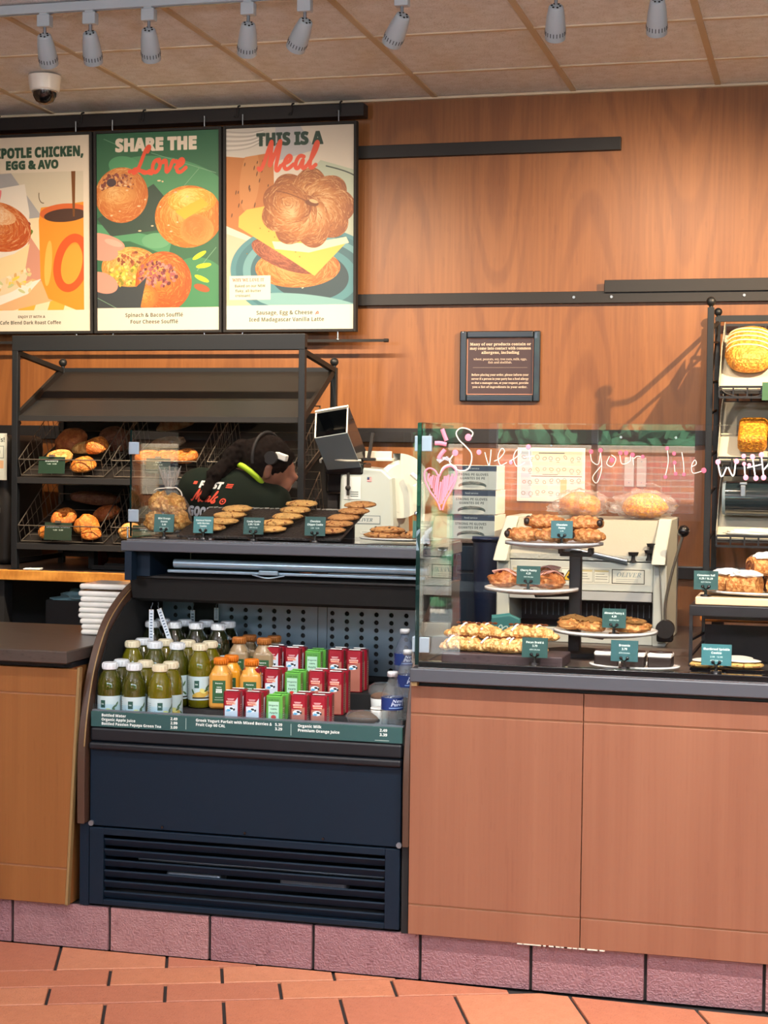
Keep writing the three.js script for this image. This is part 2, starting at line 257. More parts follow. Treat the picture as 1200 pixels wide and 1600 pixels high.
// ---------------------------------------------------------------- lamps: track over the aisle, track over the hall
{
  const rail = thing('track_rail', 'white lighting track rail running along the ceiling above the aisle', 'track', [0, 0, -.95]);
  mesh('rail_body', span(-5, 2.2, 2.968, 3.0, -.018, .018, .003), M.lamp, rail); mesh('rail_slot', span(-4.98, 2.18, 2.9655, 2.9685, -.007, .007), M.steel, rail);
  const hole = std(0x17181a, .8), glow = std(0xffffff, .5, 0, { emissive: 0xffd9a8, emissiveIntensity: 3 });
  const head = (label, x, z, y, aim, power, grp, color = 0xffe6c8, angle = .95) => {
    const t = thing('track_light', label, 'spotlight', [x, y, z], 0, grp);
    mesh('adapter', [rbox(.048, .042, .034, .004, 0, -.013, 0), rbox(.03, .012, .03, .002, 0, .012, 0)], M.lamp, t);
    mesh('stem', [rod([0, -.03, 0], [0, -.075, 0], .006, 10), cyl(.009, .009, .012, 0, -.07, 0)], M.steel, t);
    const body = new THREE.Group(); body.name = 'lamp_head'; t.add(body); body.position.set(0, -.075, 0);
    const d = V(...aim).normalize(); body.quaternion.setFromUnitVectors(V(0, -1, 0), d);
    mesh('housing', lathe([[0, .016], [.018, .016], [.024, .012], [.030, -.022], [.033, -.055], [.0335, -.062], [.0325, -.063], [.0335, -.066], [.034, -.098], [.030, -.1], [.029, -.094], [0, -.09]]), M.lamp, body);
    mesh('vent', [0, 1, 2, 3, 4, 5].map((k) => cyl(.0036, .0036, .003, .0135 * Math.cos(k * 1.047), .0165, .0135 * Math.sin(k * 1.047), 0, 0, 0, 8)), hole, body);
    mesh('vent_fins', Array.from({ length: 20 }, (_, k) => box(.0022, .014, .002, .0335 * Math.cos(k * .314), -.074, .0335 * Math.sin(k * .314), 0, -k * .314 + Math.PI / 2)), hole, body);
    mesh('lens', cyl(.028, .028, .002, 0, -.0945, 0), glow, body);
    const s = new THREE.SpotLight(color, power, 0, angle, 1, 2), p = V(x, y - .075, z).addScaledVector(d, .106);
    s.position.copy(p); s.target.position.copy(p).addScaledVector(d, 2); s.castShadow = true; s.shadow.radius = .8; s.shadow.mapSize.set(1024, 1024); scene.add(s, s.target);
  };
  const g = 'white spotlights along the ceiling track';
  [[-2.672, .16, 'first white spotlight on the track, above the white dome camera'], [-2.5, .18, 'second white spotlight along the track from the dome camera side, hanging straight'], [-2.282, .18, 'third white spotlight along the track from the dome camera side'], [-1.922, .28, 'fourth white spotlight on the track, tipped slightly, above the tall menu board of the croissant'],
    [-1.722, .6, 'fifth white spotlight on the track, tilted sideways with its vent holes showing'], [-1.387, .58, 'sixth white spotlight on the track, tilted sideways over the bare wood wall'], [-.876, .12, 'seventh white spotlight on the track, cut by the picture top, over the short wall rail'], [-.552, .08, 'last white spotlight on the track, cut by the top edge of the picture']]
    .forEach(([x, lean, label]) => head(label, x, -.95, 2.955, [-lean, -.74, -.68], TRACK, g));
  head('white spotlight at the far end of the track beyond the dome camera', -3.18, -.95, 2.955, [-.1, -.8, -.75], TRACK * 1.3, g, 0xffd9a8);
  head('white spotlight at the other far end of the track beyond the bread rack', .72, -.95, 2.955, [-.78, -.62, -.85], TRACK * 8, g, 0xffdcae, .6);
  const rail2 = thing('track_rail', 'white lighting track rail along the ceiling above the customer floor', 'track', [0, 0, 1.25]);
  mesh('rail_body', span(-5, 2.2, 2.968, 3.0, -.018, .018, .003), M.lamp, rail2);
  [[-2.6, .2], [-1.7, .35], [-.8, 1.2], [.1, 2.4]].forEach(([x, p], i) => head(`white spotlight ${['over the low counter', 'over the drinks cooler', 'over the pastry case', 'over the far end of the pastry counter'][i]}, on the customer side track`, x, 1.25, 2.955, [.05, -.86, -.5], HALL * p * 2, 'customer side spotlights', 0xfff6ea, .75));
}
{ // added glass globe fill lamps behind the viewer, brightening ceiling and counter fronts
  [[-2.6, 2.9, 'over the bistro table'], [.2, 3.2, 'in the middle of the hall'], [2.8, 2.9, 'far from the bistro table']].forEach(([x, z, w]) => {
    const t = thing('fill_globe', `added white glass globe fill lamp ${w} behind the viewer`, 'lamp', [x, 2.25, z], 0, 'added globe fill lamps');
    mesh('globe', new THREE.SphereGeometry(.11, 28, 18), std(0xffffff, .4, 0, { emissive: 0xfff0dc, emissiveIntensity: 2 }), t); mesh('cord', rod([0, .13, 0], [0, .74, 0], .004), M.blackMatt, t); mesh('canopy', cyl(.05, .05, .02, 0, .74, 0), M.blackMatt, t); mesh('socket', cyl(.025, .03, .05, 0, .125, 0), M.blackMatt, t);
    const p = new THREE.PointLight(0xf0f3ff, GLOBE_FILL, 0, 2); p.position.set(x, 2.25, z); p.castShadow = true; p.shadow.radius = 5; scene.add(p);
  });
}
{
  const c = thing('dome_camera', 'small white security dome camera with dark glass on the ceiling', 'camera', [-3.17, 3.0, -1.96]);
  mesh('housing', lathe([[0, 0], [.066, 0], [.068, -.004], [.062, -.058], [.058, -.064], [.05, -.066], [0, -.066]]), M.white, c);
  mesh('dome', lathe([[.05, -.062], [.047, -.085], [.036, -.105], [.02, -.116], [0, -.12]]), M.blackGloss, c); mesh('ring', new THREE.TorusGeometry(.05, .004, 8, 32).rotateX(Math.PI / 2).translate(0, -.066, 0), M.chrome, c);
}

// ---------------------------------------------------------------- low counter with dark worktop
{
  const t = thing('base_cabinet', 'warm brown wood counter front under the dark worktop beside the drinks cooler', 'cabinet', [0, 0, 0]);
  const lean = (y) => -2.112 + .034 * (y - .13) / .69;
  const strip = (y0, y1, z) => prism([[-3.4, y0], [lean(y0), y0], [lean(y1), y1], [-3.4, y1]], .018, .001, z);
  mesh('front_panel', [strip(.237, .736, .004)], M.leftPanel, t); mesh('rail_panel', strip(.741, .815, .004), M.leftPanel, t); mesh('rail_panel', strip(.13, .232, .004), M.leftPanel, t);
  mesh('groove', strip(.735, .742, .001), M.groove, t); mesh('groove', strip(.231, .238, .001), M.groove, t);
  mesh('edge_strip', prism([[lean(.13), .128], [lean(.13) + .008, .128], [lean(.82) + .008, .82], [lean(.82), .82]], .02, .001, .003), M.edgeBand, t);
  mesh('side_panel', [span(-2.118, -2.102, .13, .82, -.6, .002)], M.leftPanel, t); mesh('sub_top', span(-3.4, -2.1, .818, .832, -.6, .012), M.navyDark, t); mesh('back_panel', span(-3.4, -2.12, .13, .815, -.62, -.6), M.leftPanel, t);
}
{
  const t = thing('worktop', 'dark brown laminate worktop on the low counter beside the drinks cooler', 'worktop', [0, .833, 0]);
  const top = prism([[-3.4, -.05], [-2.098, -.05], [-2.098, .66], [-3.4, .66]], .036, .003).rotateX(-Math.PI / 2);
  mesh('worktop_slab', uvBox(top), M.laminate, t);
}
{ // stack of folded white cloths
  const N = 9, y0 = .8695;
  for (let i = 0; i < N; i++) {
    const t = thing('folded_napkin', `folded white cloth napkin, ${['lowest', 'second', 'third', 'fourth', 'fifth', 'sixth', 'seventh', 'eighth', 'topmost'][i]} ${i && i < N - 1 ? 'from the bottom ' : ''}of the stack on the dark worktop`, 'napkin', [-2.185 + rr(-.006, .006), y0 + i * .0172, -.46], rr(-.06, .06), 'stack of folded white napkins');
    const g = new RoundedBoxGeometry(.155, .0172, .17, 3, .0084), p = g.attributes.position;
    for (let k = 0; k < p.count; k++) { const x = p.getX(k), z = p.getZ(k); p.setXYZ(k, x + .01 * (noise3(z * 30, i * 3, 0, 4) - .5), p.getY(k) + (i === N - 1 ? .01 * noise3(x * 20, z * 20, i, 5) : 0), z); }
    g.computeVertexNormals(); g.translate(0, .0086, 0);
    mesh('cloth', g, M.porcelain, t); mesh('fold', tube([[-.0775, .004, -.07], [-.079, .006, .0], [-.0775, .004, .07]], .003, 10, 6), M.porcelain, t);
  }
}

// ---------------------------------------------------------------- open drinks cooler
const FR = { x0: -2.058, x1: -1.112 };
{
  const t = thing('drinks_cooler', 'open dark blue drinks cooler with curved brown side panel and louvred grille', 'cooler', [0, 0, 0]);
  const prof = [[.022, .37], [.024, .5], [.02, .6], [-.004, .712], [-.05, .827], [-.13, .932], [-.235, 1.0], [-.355, 1.045], [-.5, 1.062], [-.6, 1.062], [-.6, .37]];
  const curve = new THREE.CatmullRomCurve3(prof.slice(0, 9).map(([z, y]) => V(z, y, 0))).getPoints(36).map((p) => [p.x, p.y]);
  const sideGeo = (x, w) => sideways(prism([...curve, [-.6, 1.062], [-.6, .37]], w, .002)).translate(x, 0, 0);
  const brown = phys(0x4a352a, .4);
  mesh('side_panel', sideGeo(-2.053, .023), brown, t); mesh('side_panel', sideGeo(-1.09, .018), brown, t);
  mesh('edge_trim', tube(curve.filter((_, i) => i > 8).map(([z, y]) => [-2.054, y - .006, z + .003]), .0025, 40, 5), M.edgeBand, t);
  mesh('side_base', [span(-2.074, -2.046, .13, .37, -.6, .005)], M.navy, t); mesh('side_base', span(-1.112, -1.094, .127, .37, -.58, .004), M.blackMatt, t);
  mesh('back_shell', [span(-2.058, -1.11, .13, 1.06, -.6, -.575), span(-2.046, -1.114, .13, .15, -.57, -.03)], M.blackMatt, t);
  mesh('lower_panel', span(-2.046, -1.118, .362, .606, -.02, .0, .003), M.navy, t);
  const ledge = mesh('bumper', [span(-2.046, -1.116, .607, .648, -.02, .004, .008), span(-2.046, -1.116, .585, .606, -.005, .014, .007)], M.navyDark, t);
  for (const [x, y] of [[-2.046, .362], [-1.128, .362]]) mesh('bolt', cyl(.008, .008, .008, x + .008, y + .008, .006, Math.PI / 2, 0, 0, 10), M.steel, t);
  for (const x of [-1.82, -1.57, -1.34]) mesh('screw', cyl(.004, .004, .004, x, .372, .002, Math.PI / 2, 0, 0, 8), M.blackGloss, t);
  const grille = mesh('grille_frame', [span(-2.044, -2.0, .135, .358, -.012, .006, .002), span(-1.16, -1.118, .135, .358, -.012, .006, .002), span(-2.0, -1.16, .338, .358, -.012, .006, .002), span(-2.0, -1.16, .135, .15, -.012, .006, .002)], M.navy, t);
  for (let i = 0; i < 6; i++) mesh('louvre', rbox(.842, .024, .008, .003, -1.58, .327 - i * .0305 - .0155 + .005, -.006, .5), M.navy, grille);
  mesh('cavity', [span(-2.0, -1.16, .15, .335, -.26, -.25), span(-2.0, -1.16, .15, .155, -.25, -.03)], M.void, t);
  mesh('condenser', [span(-1.85, -1.68, .19, .22, -.16, -.1, .01), span(-1.5, -1.3, .2, .23, -.15, -.1, .01), rod([-1.95, .24, -.14], [-1.2, .24, -.14], .006)], M.steel, t);
  // price strip with a lettered print
  const strip = canvasTexture(2048, 96, (c, w, h) => {
    c.fillStyle = '#2a4f50'; c.fillRect(0, 0, w, h); c.fillStyle = '#eef2ee'; c.font = 'bold 25px sans-serif';
    const rows = (x, list) => list.forEach((s, i) => c.fillText(s, x, 28 + i * 28)), col = (x, list) => { c.textAlign = 'right'; rows(x, list); c.textAlign = 'left'; };
    rows(70, ['Bottled Water', 'Organic Apple Juice', 'Bottled Passion Papaya Green Tea']); col(590, ['2.49', '2.99', '3.09']);
    rows(712, ['Greek Yogurt Parfait with Mixed Berries Δ', 'Fruit Cup 60 CAL']); col(1285, ['5.39', '3.29']);
    rows(1385, ['Organic Milk', 'Premium Orange Juice']); col(1958, ['2.49', '3.39']);
    c.fillStyle = '#b9cdc6'; c.fillRect(645, 10, 3, 74); c.fillRect(1340, 10, 3, 74); c.fillRect(1880, 82, 90, 3);
  });
  const ps = mesh('price_strip', span(-2.044, -1.116, .65, .694, -.006, .002, .002), M.green, t);
  mesh('strip_print', place(new THREE.PlaneGeometry(.924, .042), -1.58, .672, .0028), std(0xffffff, .42, 0, { map: strip }), ps);
  mesh('front_lip', place(new THREE.BoxGeometry(.926, .022, .004), -1.58, .703, -.012, -.3), M.acrylic, t); mesh('lip_rail', span(-2.044, -1.116, .694, .698, -.02, -.006), M.steel, t);
  // stepped shelves
  mesh('shelf', span(-2.045, -1.115, .628, .64, -.18, -.03), M.blackMatt, t); mesh('shelf', [span(-2.045, -1.115, .672, .686, -.334, -.182), span(-2.045, -1.115, .628, .672, -.187, -.182)], M.blackMatt, t); mesh('shelf', [span(-2.045, -1.115, .718, .732, -.545, -.336), span(-2.045, -1.115, .672, .718, -.341, -.336)], M.blackMatt, t);
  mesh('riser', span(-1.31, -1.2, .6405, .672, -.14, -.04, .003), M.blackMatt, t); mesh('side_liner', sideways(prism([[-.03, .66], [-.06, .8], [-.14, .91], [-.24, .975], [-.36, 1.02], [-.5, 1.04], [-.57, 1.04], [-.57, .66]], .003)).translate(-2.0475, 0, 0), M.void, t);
  // perforated back, four sheets
  const sheetM = phys(0x8196a6, .3, { metalness: .75 });
  for (const [a, b] of [[-2.05, -1.945], [-1.86, -1.53], [-1.528, -1.50], [-1.498, -1.116]]) {
    const s = new THREE.Shape([[a, .76], [b, .76], [b, 1.0], [a, 1.0]].map(([x, y]) => new THREE.Vector2(x, y)));
    for (let x = -2.1; x < b; x += .0475) if (x > a + .012 && x < b - .012) for (let k = 0; k < 8; k++) { const h = new THREE.Path(); h.absarc(x, .95 - k * .0245, .0075, 0, Math.PI * 2, false); if (.95 - k * .0245 > .775) s.holes.push(h); }
    mesh('back_sheet', uvBox(new THREE.ExtrudeGeometry(s, { depth: .004, bevelEnabled: false, curveSegments: 6 }).translate(0, 0, -.549)), sheetM, t);
  }
  mesh('air_duct', span(-2.05, -1.116, .74, 1.0, -.572, -.556), M.blackMatt, t);
  // hood, roller blind and the ledge on top
  mesh('hood', [sideways(prism([[-.27, 1.062], [-.29, 1.0], [-.36, .985], [-.57, .985], [-.57, 1.062]], .928, .004)).translate(-1.117, 0, 0)], std(0x030405, .85), t);
  mesh('hood_cap', span(-2.05, -1.115, 1.063, 1.07, -.58, -.262, .002), M.blackMatt, t);
  const blind = mesh('blind_roller', [place(new THREE.CylinderGeometry(.014, .014, .79, 18), -1.515, 1.108, -.3, 0, 0, Math.PI / 2)], M.grayBlue, t);
  mesh('blind_hem', span(-1.925, -1.125, 1.081, 1.0905, -.29, -.276, .003), M.grayBlue, blind); mesh('pull_handle', [span(-1.63, -1.57, 1.082, 1.096, -.274, -.266, .003), tube([[-1.65, 1.082, -.27], [-1.6, 1.074, -.262], [-1.55, 1.082, -.27]], .0025, 10, 5)], M.grayBlue, blind);
  mesh('back_wall', span(-1.97, -1.1, 1.071, 1.142, -.6, -.59), M.blackMatt, t); mesh('bracket', [span(-2.03, -2.008, 1.06, 1.146, -.24, -.2), span(-2.03, -1.97, 1.07, 1.146, -.58, -.25)], M.navy, t);
}
{
  const t = thing('serving_ledge', 'dark grey serving ledge above the drinks cooler, holding the cookie tray', 'ledge', [0, 0, 0]);
  mesh('ledge_slab', span(-2.044, -1.088, 1.147, 1.178, -.62, -.2, .004), M.slateEdge, t); mesh('ledge_lining', span(-2.025, -1.09, 1.1782, 1.186, -.6, -.215, .002), M.blackGloss, t);
  mesh('front_strip', span(-2.025, -1.09, 1.1782, 1.1835, -.212, -.2055), M.chrome, t);
}
{ // glass guard round the ledge
  const t = thing('sneeze_guard', 'low clear glass guard with square steel clips on the cookie ledge', 'glass', [0, 0, 0]);
  mesh('glass_pane', span(-2.02, -1.08, 1.19, 1.508, -.2265, -.2225), M.glass, t); mesh('glass_pane', span(-2.024, -2.02, 1.19, 1.508, -.6, -.224), M.glass, t);
  mesh('glass_edge', [span(-2.0245, -2.0195, 1.19, 1.509, -.2275, -.2225)], M.glassEdge, t); mesh('top_edge', [span(-2.019, -1.08, 1.508, 1.5095, -.2265, -.2225)], M.acrylic, t);
  for (const y of [1.455, 1.253]) { mesh('clip', [rbox(.03, .037, .008, .002, -2.009, y, -.218), rbox(.008, .037, .03, .002, -2.0275, y, -.24)], M.clampSteel, t); }
  mesh('pin', [cyl(.003, .003, .03, -2.032, 1.2, -.225), ball(.004, -2.032, 1.216, -.225)], M.chrome, t);
}
// ---------------------------------------------------------------- drinks
const lab = canvasTexture(512, 128, (c, w, h) => {
  for (let k = 0; k < 2; k++) {
    const o = k * 256; c.fillStyle = '#b7c9cc'; c.fillRect(o, 0, 256, h); c.fillStyle = '#1f4b40'; c.fillRect(o + 34, 22, 34, 40); c.fillStyle = '#dfe6df'; c.font = 'bold 12px sans-serif'; c.fillText('tea', o + 40, 46);
    c.fillStyle = '#c9a54a'; c.beginPath(); c.ellipse(o + 80, 98, 62, 18, -.15, 0, 7); c.fill(); c.fillStyle = '#d9d27a'; c.beginPath(); c.ellipse(o + 95, 78, 24, 12, .3, 0, 7); c.fill();
    c.fillStyle = '#41603a'; for (const [x, y, a] of [[24, 82, 1], [128, 58, -.6], [148, 44, -.9], [120, 74, -.4], [154, 96, .5]]) { c.beginPath(); c.ellipse(o + x, y, 17, 6, a, 0, 7); c.fill(); }
    c.fillStyle = '#35302a'; c.fillRect(o + 20, 112, 160, 8); c.fillStyle = '#7c8a8c'; for (let i = 0; i < 8; i++) c.fillRect(o + 190, 26 + i * 10, 50, 3);
  }
});
const M_label = std(0xffffff, .45, 0, { map: lab });
{
  const body = (m) => { const t = new THREE.Group(); mesh('bottle_body', lathe([[0, .002], [.026, 0], [.0305, .004], [.0315, .02], [.0315, .098], [.0322, .112], [.0318, .126], [.0292, .141], [.0245, .154], [.019, .164], [.0175, .17], [0, .17]], 24), m, t);
    mesh('label', new THREE.CylinderGeometry(.0321, .0321, .07, 24, 1, true).translate(0, .06, 0), M_label, t);
    return t; };
  const cap = (t, m) => { mesh('cap', [lathe([[0, .19], [.018, .19], [.0198, .1875], [.0202, .171], [.019, .1705], [0, .1705]], 20), ...Array.from({ length: 16 }, (_, k) => box(.0016, .012, .0016, .0202 * Math.cos(k * .3927), .18, .0202 * Math.sin(k * .3927)))], m, t); mesh('neck_ring', new THREE.TorusGeometry(.0172, .0012, 6, 20).rotateX(Math.PI / 2).translate(0, .1705, 0), m, t); };
  const make = (m, c) => { const t = body(m); cap(t, c); return t; };
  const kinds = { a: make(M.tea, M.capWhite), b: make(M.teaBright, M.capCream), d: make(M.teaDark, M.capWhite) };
  const spots = [ // column x, depth, step, kind, label
    [-2.012, -.058, 0, 'a', 'green juice bottle at the front, half behind the curved cooler edge'], [-2.008, -.132, 0, 'a', 'green juice bottle behind the half hidden one at the curved edge'],
    [-1.936, -.058, 0, 'a', 'front row green juice bottle with pale blue label, second from the curved edge'], [-1.932, -.132, 0, 'b', 'green juice bottle peeking behind the second front row bottle'],
    [-1.855, -.058, 0, 'b', 'front row green juice bottle with pale blue label, nearest the orange juice'], [-1.852, -.132, 0, 'b', 'green juice bottle right behind the front one nearest the orange juice'],
    [-2.012, -.222, 1, 'b', 'amber juice bottle on the middle step against the curved cooler edge'], [-2.010, -.296, 1, 'a', 'cream capped bottle on the middle step behind the one at the curved edge'], [-1.940, -.222, 1, 'a', 'grey capped juice bottle on the middle step, second from the curved edge'], [-1.936, -.296, 1, 'b', 'cream capped bottle behind the second one on the middle step'],
    [-1.868, -.222, 1, 'a', 'white capped juice bottle on the middle step, third from the curved edge'], [-1.864, -.296, 1, 'b', 'cream capped bottle behind the third one on the middle step'], [-1.796, -.222, 1, 'b', 'yellow green bottle with full label on the middle step beside the orange juice'], [-1.792, -.296, 1, 'b', 'cream capped bottle behind the yellow green one beside the orange juice'],
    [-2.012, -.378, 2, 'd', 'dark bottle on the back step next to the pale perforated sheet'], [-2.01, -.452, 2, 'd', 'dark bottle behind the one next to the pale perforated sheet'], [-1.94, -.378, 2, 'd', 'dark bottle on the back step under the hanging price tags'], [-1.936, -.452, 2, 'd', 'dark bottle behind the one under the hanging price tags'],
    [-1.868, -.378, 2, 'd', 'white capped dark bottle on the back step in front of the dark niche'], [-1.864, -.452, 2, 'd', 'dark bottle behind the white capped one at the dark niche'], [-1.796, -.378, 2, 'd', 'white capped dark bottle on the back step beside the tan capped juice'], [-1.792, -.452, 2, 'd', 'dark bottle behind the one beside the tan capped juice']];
  spots.forEach(([x, z, s, k, label], i) => { const o = kinds[k].clone(); o.name = numbered('juice_bottle'); o.scale.set(1.115, 1, 1.115); o.position.set(x, [.6405, .6865, .7325][s], z); o.rotation.y = 2.35 + (i * 37 % 10) * .07; tag(o, label, 'bottle', 'bottles of green juice in the cooler'); scene.add(o); });
}
{ // orange juice
  const label = canvasTexture(128, 256, (c, w, h) => { c.fillStyle = '#2e5a34'; c.fillRect(0, 0, w, h); c.fillStyle = '#f0f2ea'; c.font = 'bold 22px sans-serif'; c.textAlign = 'center'; c.fillText('Panera', 64, 40); c.font = 'bold 20px sans-serif'; c.fillText('100%', 64, 84); c.fillRect(34, 96, 60, 44); c.fillStyle = '#2e5a34'; c.font = 'bold 15px sans-serif'; c.fillText('ORANGE', 64, 116); c.fillText('JUICE', 64, 134); c.fillStyle = '#cfd8c8'; c.fillRect(26, 190, 76, 4); c.fillRect(20, 216, 88, 5); });
  const lm = std(0xffffff, .5, 0, { map: label });
  const make = (m, cm) => {
    const t = new THREE.Group(), g = new RoundedBoxGeometry(.056, .11, .056, 4, .012).translate(0, .055, 0), p = g.attributes.position;
    for (let i = 0; i < p.count; i++) { const y = p.getY(i); if (y > .1) p.setXYZ(i, p.getX(i) * .93, y, p.getZ(i) * .93); }
    mesh('bottle_body', [g, lathe([[.0265, .103], [.024, .112], [.0185, .121], [.0165, .126], [.0165, .13], [0, .13]], 20)], m, t);
    mesh('label', place(new THREE.PlaneGeometry(.034, .066), 0, .052, .0283), lm, t);
    mesh('cap', [lathe([[0, .148], [.0165, .148], [.0185, .1455], [.0185, .1285], [0, .1285]], 20), ...Array.from({ length: 18 }, (_, k) => box(.0014, .014, .0014, .0185 * Math.cos(k * .349), .138, .0185 * Math.sin(k * .349)))], cm, t);
    return t;
  };
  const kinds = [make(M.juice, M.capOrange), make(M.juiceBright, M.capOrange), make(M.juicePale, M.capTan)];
  [[-1.729, -.222, 1, 0, 'orange capped juice bottle at the front with full green label showing'], [-1.722, -.292, 1, 1, 'bright orange juice bottle right behind the front one with the green label'], [-1.633, -.222, 1, 0, 'orange capped juice bottle half hidden behind the milk cartons'],
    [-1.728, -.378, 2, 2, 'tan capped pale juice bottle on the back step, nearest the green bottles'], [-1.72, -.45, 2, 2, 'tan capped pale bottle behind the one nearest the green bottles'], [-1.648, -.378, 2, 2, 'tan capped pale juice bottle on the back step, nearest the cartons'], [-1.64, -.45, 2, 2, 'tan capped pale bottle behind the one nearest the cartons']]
    .forEach(([x, z, s, k, l]) => { const o = kinds[k].clone(); o.name = numbered('orange_juice'); o.scale.set(1.14, 1.02, 1.14); o.position.set(x, [.6405, .6865, .7325][s], z); o.rotation.y = .18; tag(o, l, 'bottle', 'bottles of orange juice in the cooler'); scene.add(o); });
}
{ // cartons
  const milk = (side) => canvasTexture(128, 320, (c, w, h) => {
    c.fillStyle = side === 'choc' ? '#a8695a' : '#c4cdd8'; c.fillRect(0, 0, w, h); c.scale(1, .56); c.fillStyle = '#96182a'; c.beginPath(); c.moveTo(0, 0); c.lineTo(w, 0); c.lineTo(w, side === 'white' ? 60 : 150); c.lineTo(w * .55, 175); c.lineTo(0, 180); c.fill();
    c.fillStyle = '#e9d6c4'; c.fillRect(14, 112, 92, 24); c.fillStyle = '#b5182a'; c.font = 'bold 22px sans-serif'; c.textAlign = 'center'; c.fillText('ORGANIC', 60, 132, 86); c.fillStyle = '#e06a2c'; c.fillRect(16, 142, 88, 20); c.fillStyle = '#fff'; c.font = 'bold 16px sans-serif'; c.fillText(side === 'choc' ? 'CHOCOLATE' : 'WHOLE MILK', 60, 158, 84);
    c.fillStyle = '#dfe9f2'; c.beginPath(); c.ellipse(56, 225, 44, 34, 0, 0, 7); c.fill(); c.fillStyle = '#20242a'; c.beginPath(); c.ellipse(66, 216, 18, 14, .4, 0, 7); c.fill(); c.beginPath(); c.ellipse(92, 230, 10, 16, .2, 0, 7); c.fill(); c.fillStyle = '#4a9fc8'; c.beginPath(); c.ellipse(40, 238, 22, 10, .2, 0, 7); c.fill(); c.beginPath(); c.ellipse(30, 252, 22, 7, 0, 0, 7); c.fill();
    c.fillStyle = '#e8c8c8'; c.fillRect(24, 80, 70, 8); c.fillRect(30, 94, 56, 6);
  });
  const cartonSide = (base, ink) => canvasTexture(128, 320, (c, w, h) => { c.fillStyle = base; c.fillRect(0, 0, w, h); c.fillStyle = ink; for (let i = 0; i < 12; i++) c.fillRect(18, 90 + i * 17, 60 + 30 * hash2(i, 1, 2), 6); });
  const apple = canvasTexture(128, 320, (c, w, h) => { c.fillStyle = '#5a9a48'; c.fillRect(0, 0, w, h); c.scale(1, .62); c.fillStyle = '#a9d3bb'; c.fillRect(10, 60, 104, 250); c.fillStyle = '#1d4a2c'; c.font = 'bold 30px serif'; c.textAlign = 'center'; c.fillText('Fruit Tree', 62, 48, 108); c.font = 'bold 26px sans-serif'; c.fillText('Organic', 62, 120, 96); c.fillText('100%', 62, 168); c.font = 'bold 30px sans-serif'; c.fillText('Apple', 62, 216); c.fillStyle = '#c8332c'; c.beginPath(); c.arc(62, 262, 26, 0, 7); c.fill(); });
  const foil = std(0xc9c6bd, .3, .6);
  const make = (front, side, edge, tall) => {
    const t = new THREE.Group(), w = .048, d = .034, h = tall ? .124 : .118, c = .006;
    const oct = [[-w / 2 + c, -d / 2], [w / 2 - c, -d / 2], [w / 2, -d / 2 + c], [w / 2, d / 2 - c], [w / 2 - c, d / 2], [-w / 2 + c, d / 2], [-w / 2, d / 2 - c], [-w / 2, -d / 2 + c]];
    mesh('carton_body', uvBox(prism(oct, h, .0015).rotateX(-Math.PI / 2)), edge, t);
    mesh('front_print', place(new THREE.PlaneGeometry(w - 2 * c + .002, h - .006), 0, h / 2, d / 2 + .0004), front, t);
    for (const s of [-1, 1]) mesh('side_print', place(new THREE.PlaneGeometry(d - 2 * c + .002, h - .006), s * (w / 2 + .0004), h / 2, 0, 0, s * Math.PI / 2), side, t);
    mesh('top_flap', [rbox(w - .012, .0035, .012, .001, 0, h + .0022, .004, -.2)], tall ? foil : edge, t); if (tall) mesh('straw_seal', cyl(.004, .004, .0015, .01, h + .0015, -.008), foil, t);
    return t;
  };
  const mat = (map) => std(0xffffff, .35, 0, { map }), red = std(0x8c1426, .35), redSide = mat(cartonSide('#9a2a30', '#d9b0a4')), chocSide = mat(cartonSide('#8a5448', '#caa49a')), greenSide = mat(cartonSide('#7f9a58', '#d6dcc0'));
  const kinds = { w: make(mat(milk('white')), redSide, red, true), c: make(mat(milk('choc')), chocSide, red, true), g: make(mat(apple), greenSide, std(0x63b048, .4), false) };
  const cols = [-1.630, -1.566, -1.502, -1.430, -1.372], kind = 'wwgcc', steps = [['front', -.055, .6405, 0], ['middle', -.222, .6865, .0], ['back', -.38, .7325, .012]];
  const word = { w: 'red and white whole milk carton', c: 'red and brown chocolate milk carton', g: 'green apple juice box' }, nth = [['nearest the orange juice', 'second from the orange juice'], ['beside the chocolate milk', ''], ['nearest the green boxes', 'at the row end']];
  for (const [row, z, y, dx] of steps) cols.forEach((x, i) => {
    const k = kind[i], which = k === 'w' ? nth[0][i] : k === 'g' ? 'between red cartons' : nth[2][i - 3];
    for (let b = 0; b < 2; b++) {
      const o = kinds[k].clone(); o.name = numbered(k === 'g' ? 'juice_box' : 'milk_carton'); o.position.set(x + dx + b * .002, y, z - b * .046); o.rotation.y = .03 * (hash2(i, b, 3) - .5) + .04;
      tag(o, `${word[k]}, ${row} step, ${which}${b ? ', tucked behind' : ''}`, 'carton', k === 'g' ? 'green juice boxes' : 'red milk cartons'); scene.add(o);
    }
  });
}
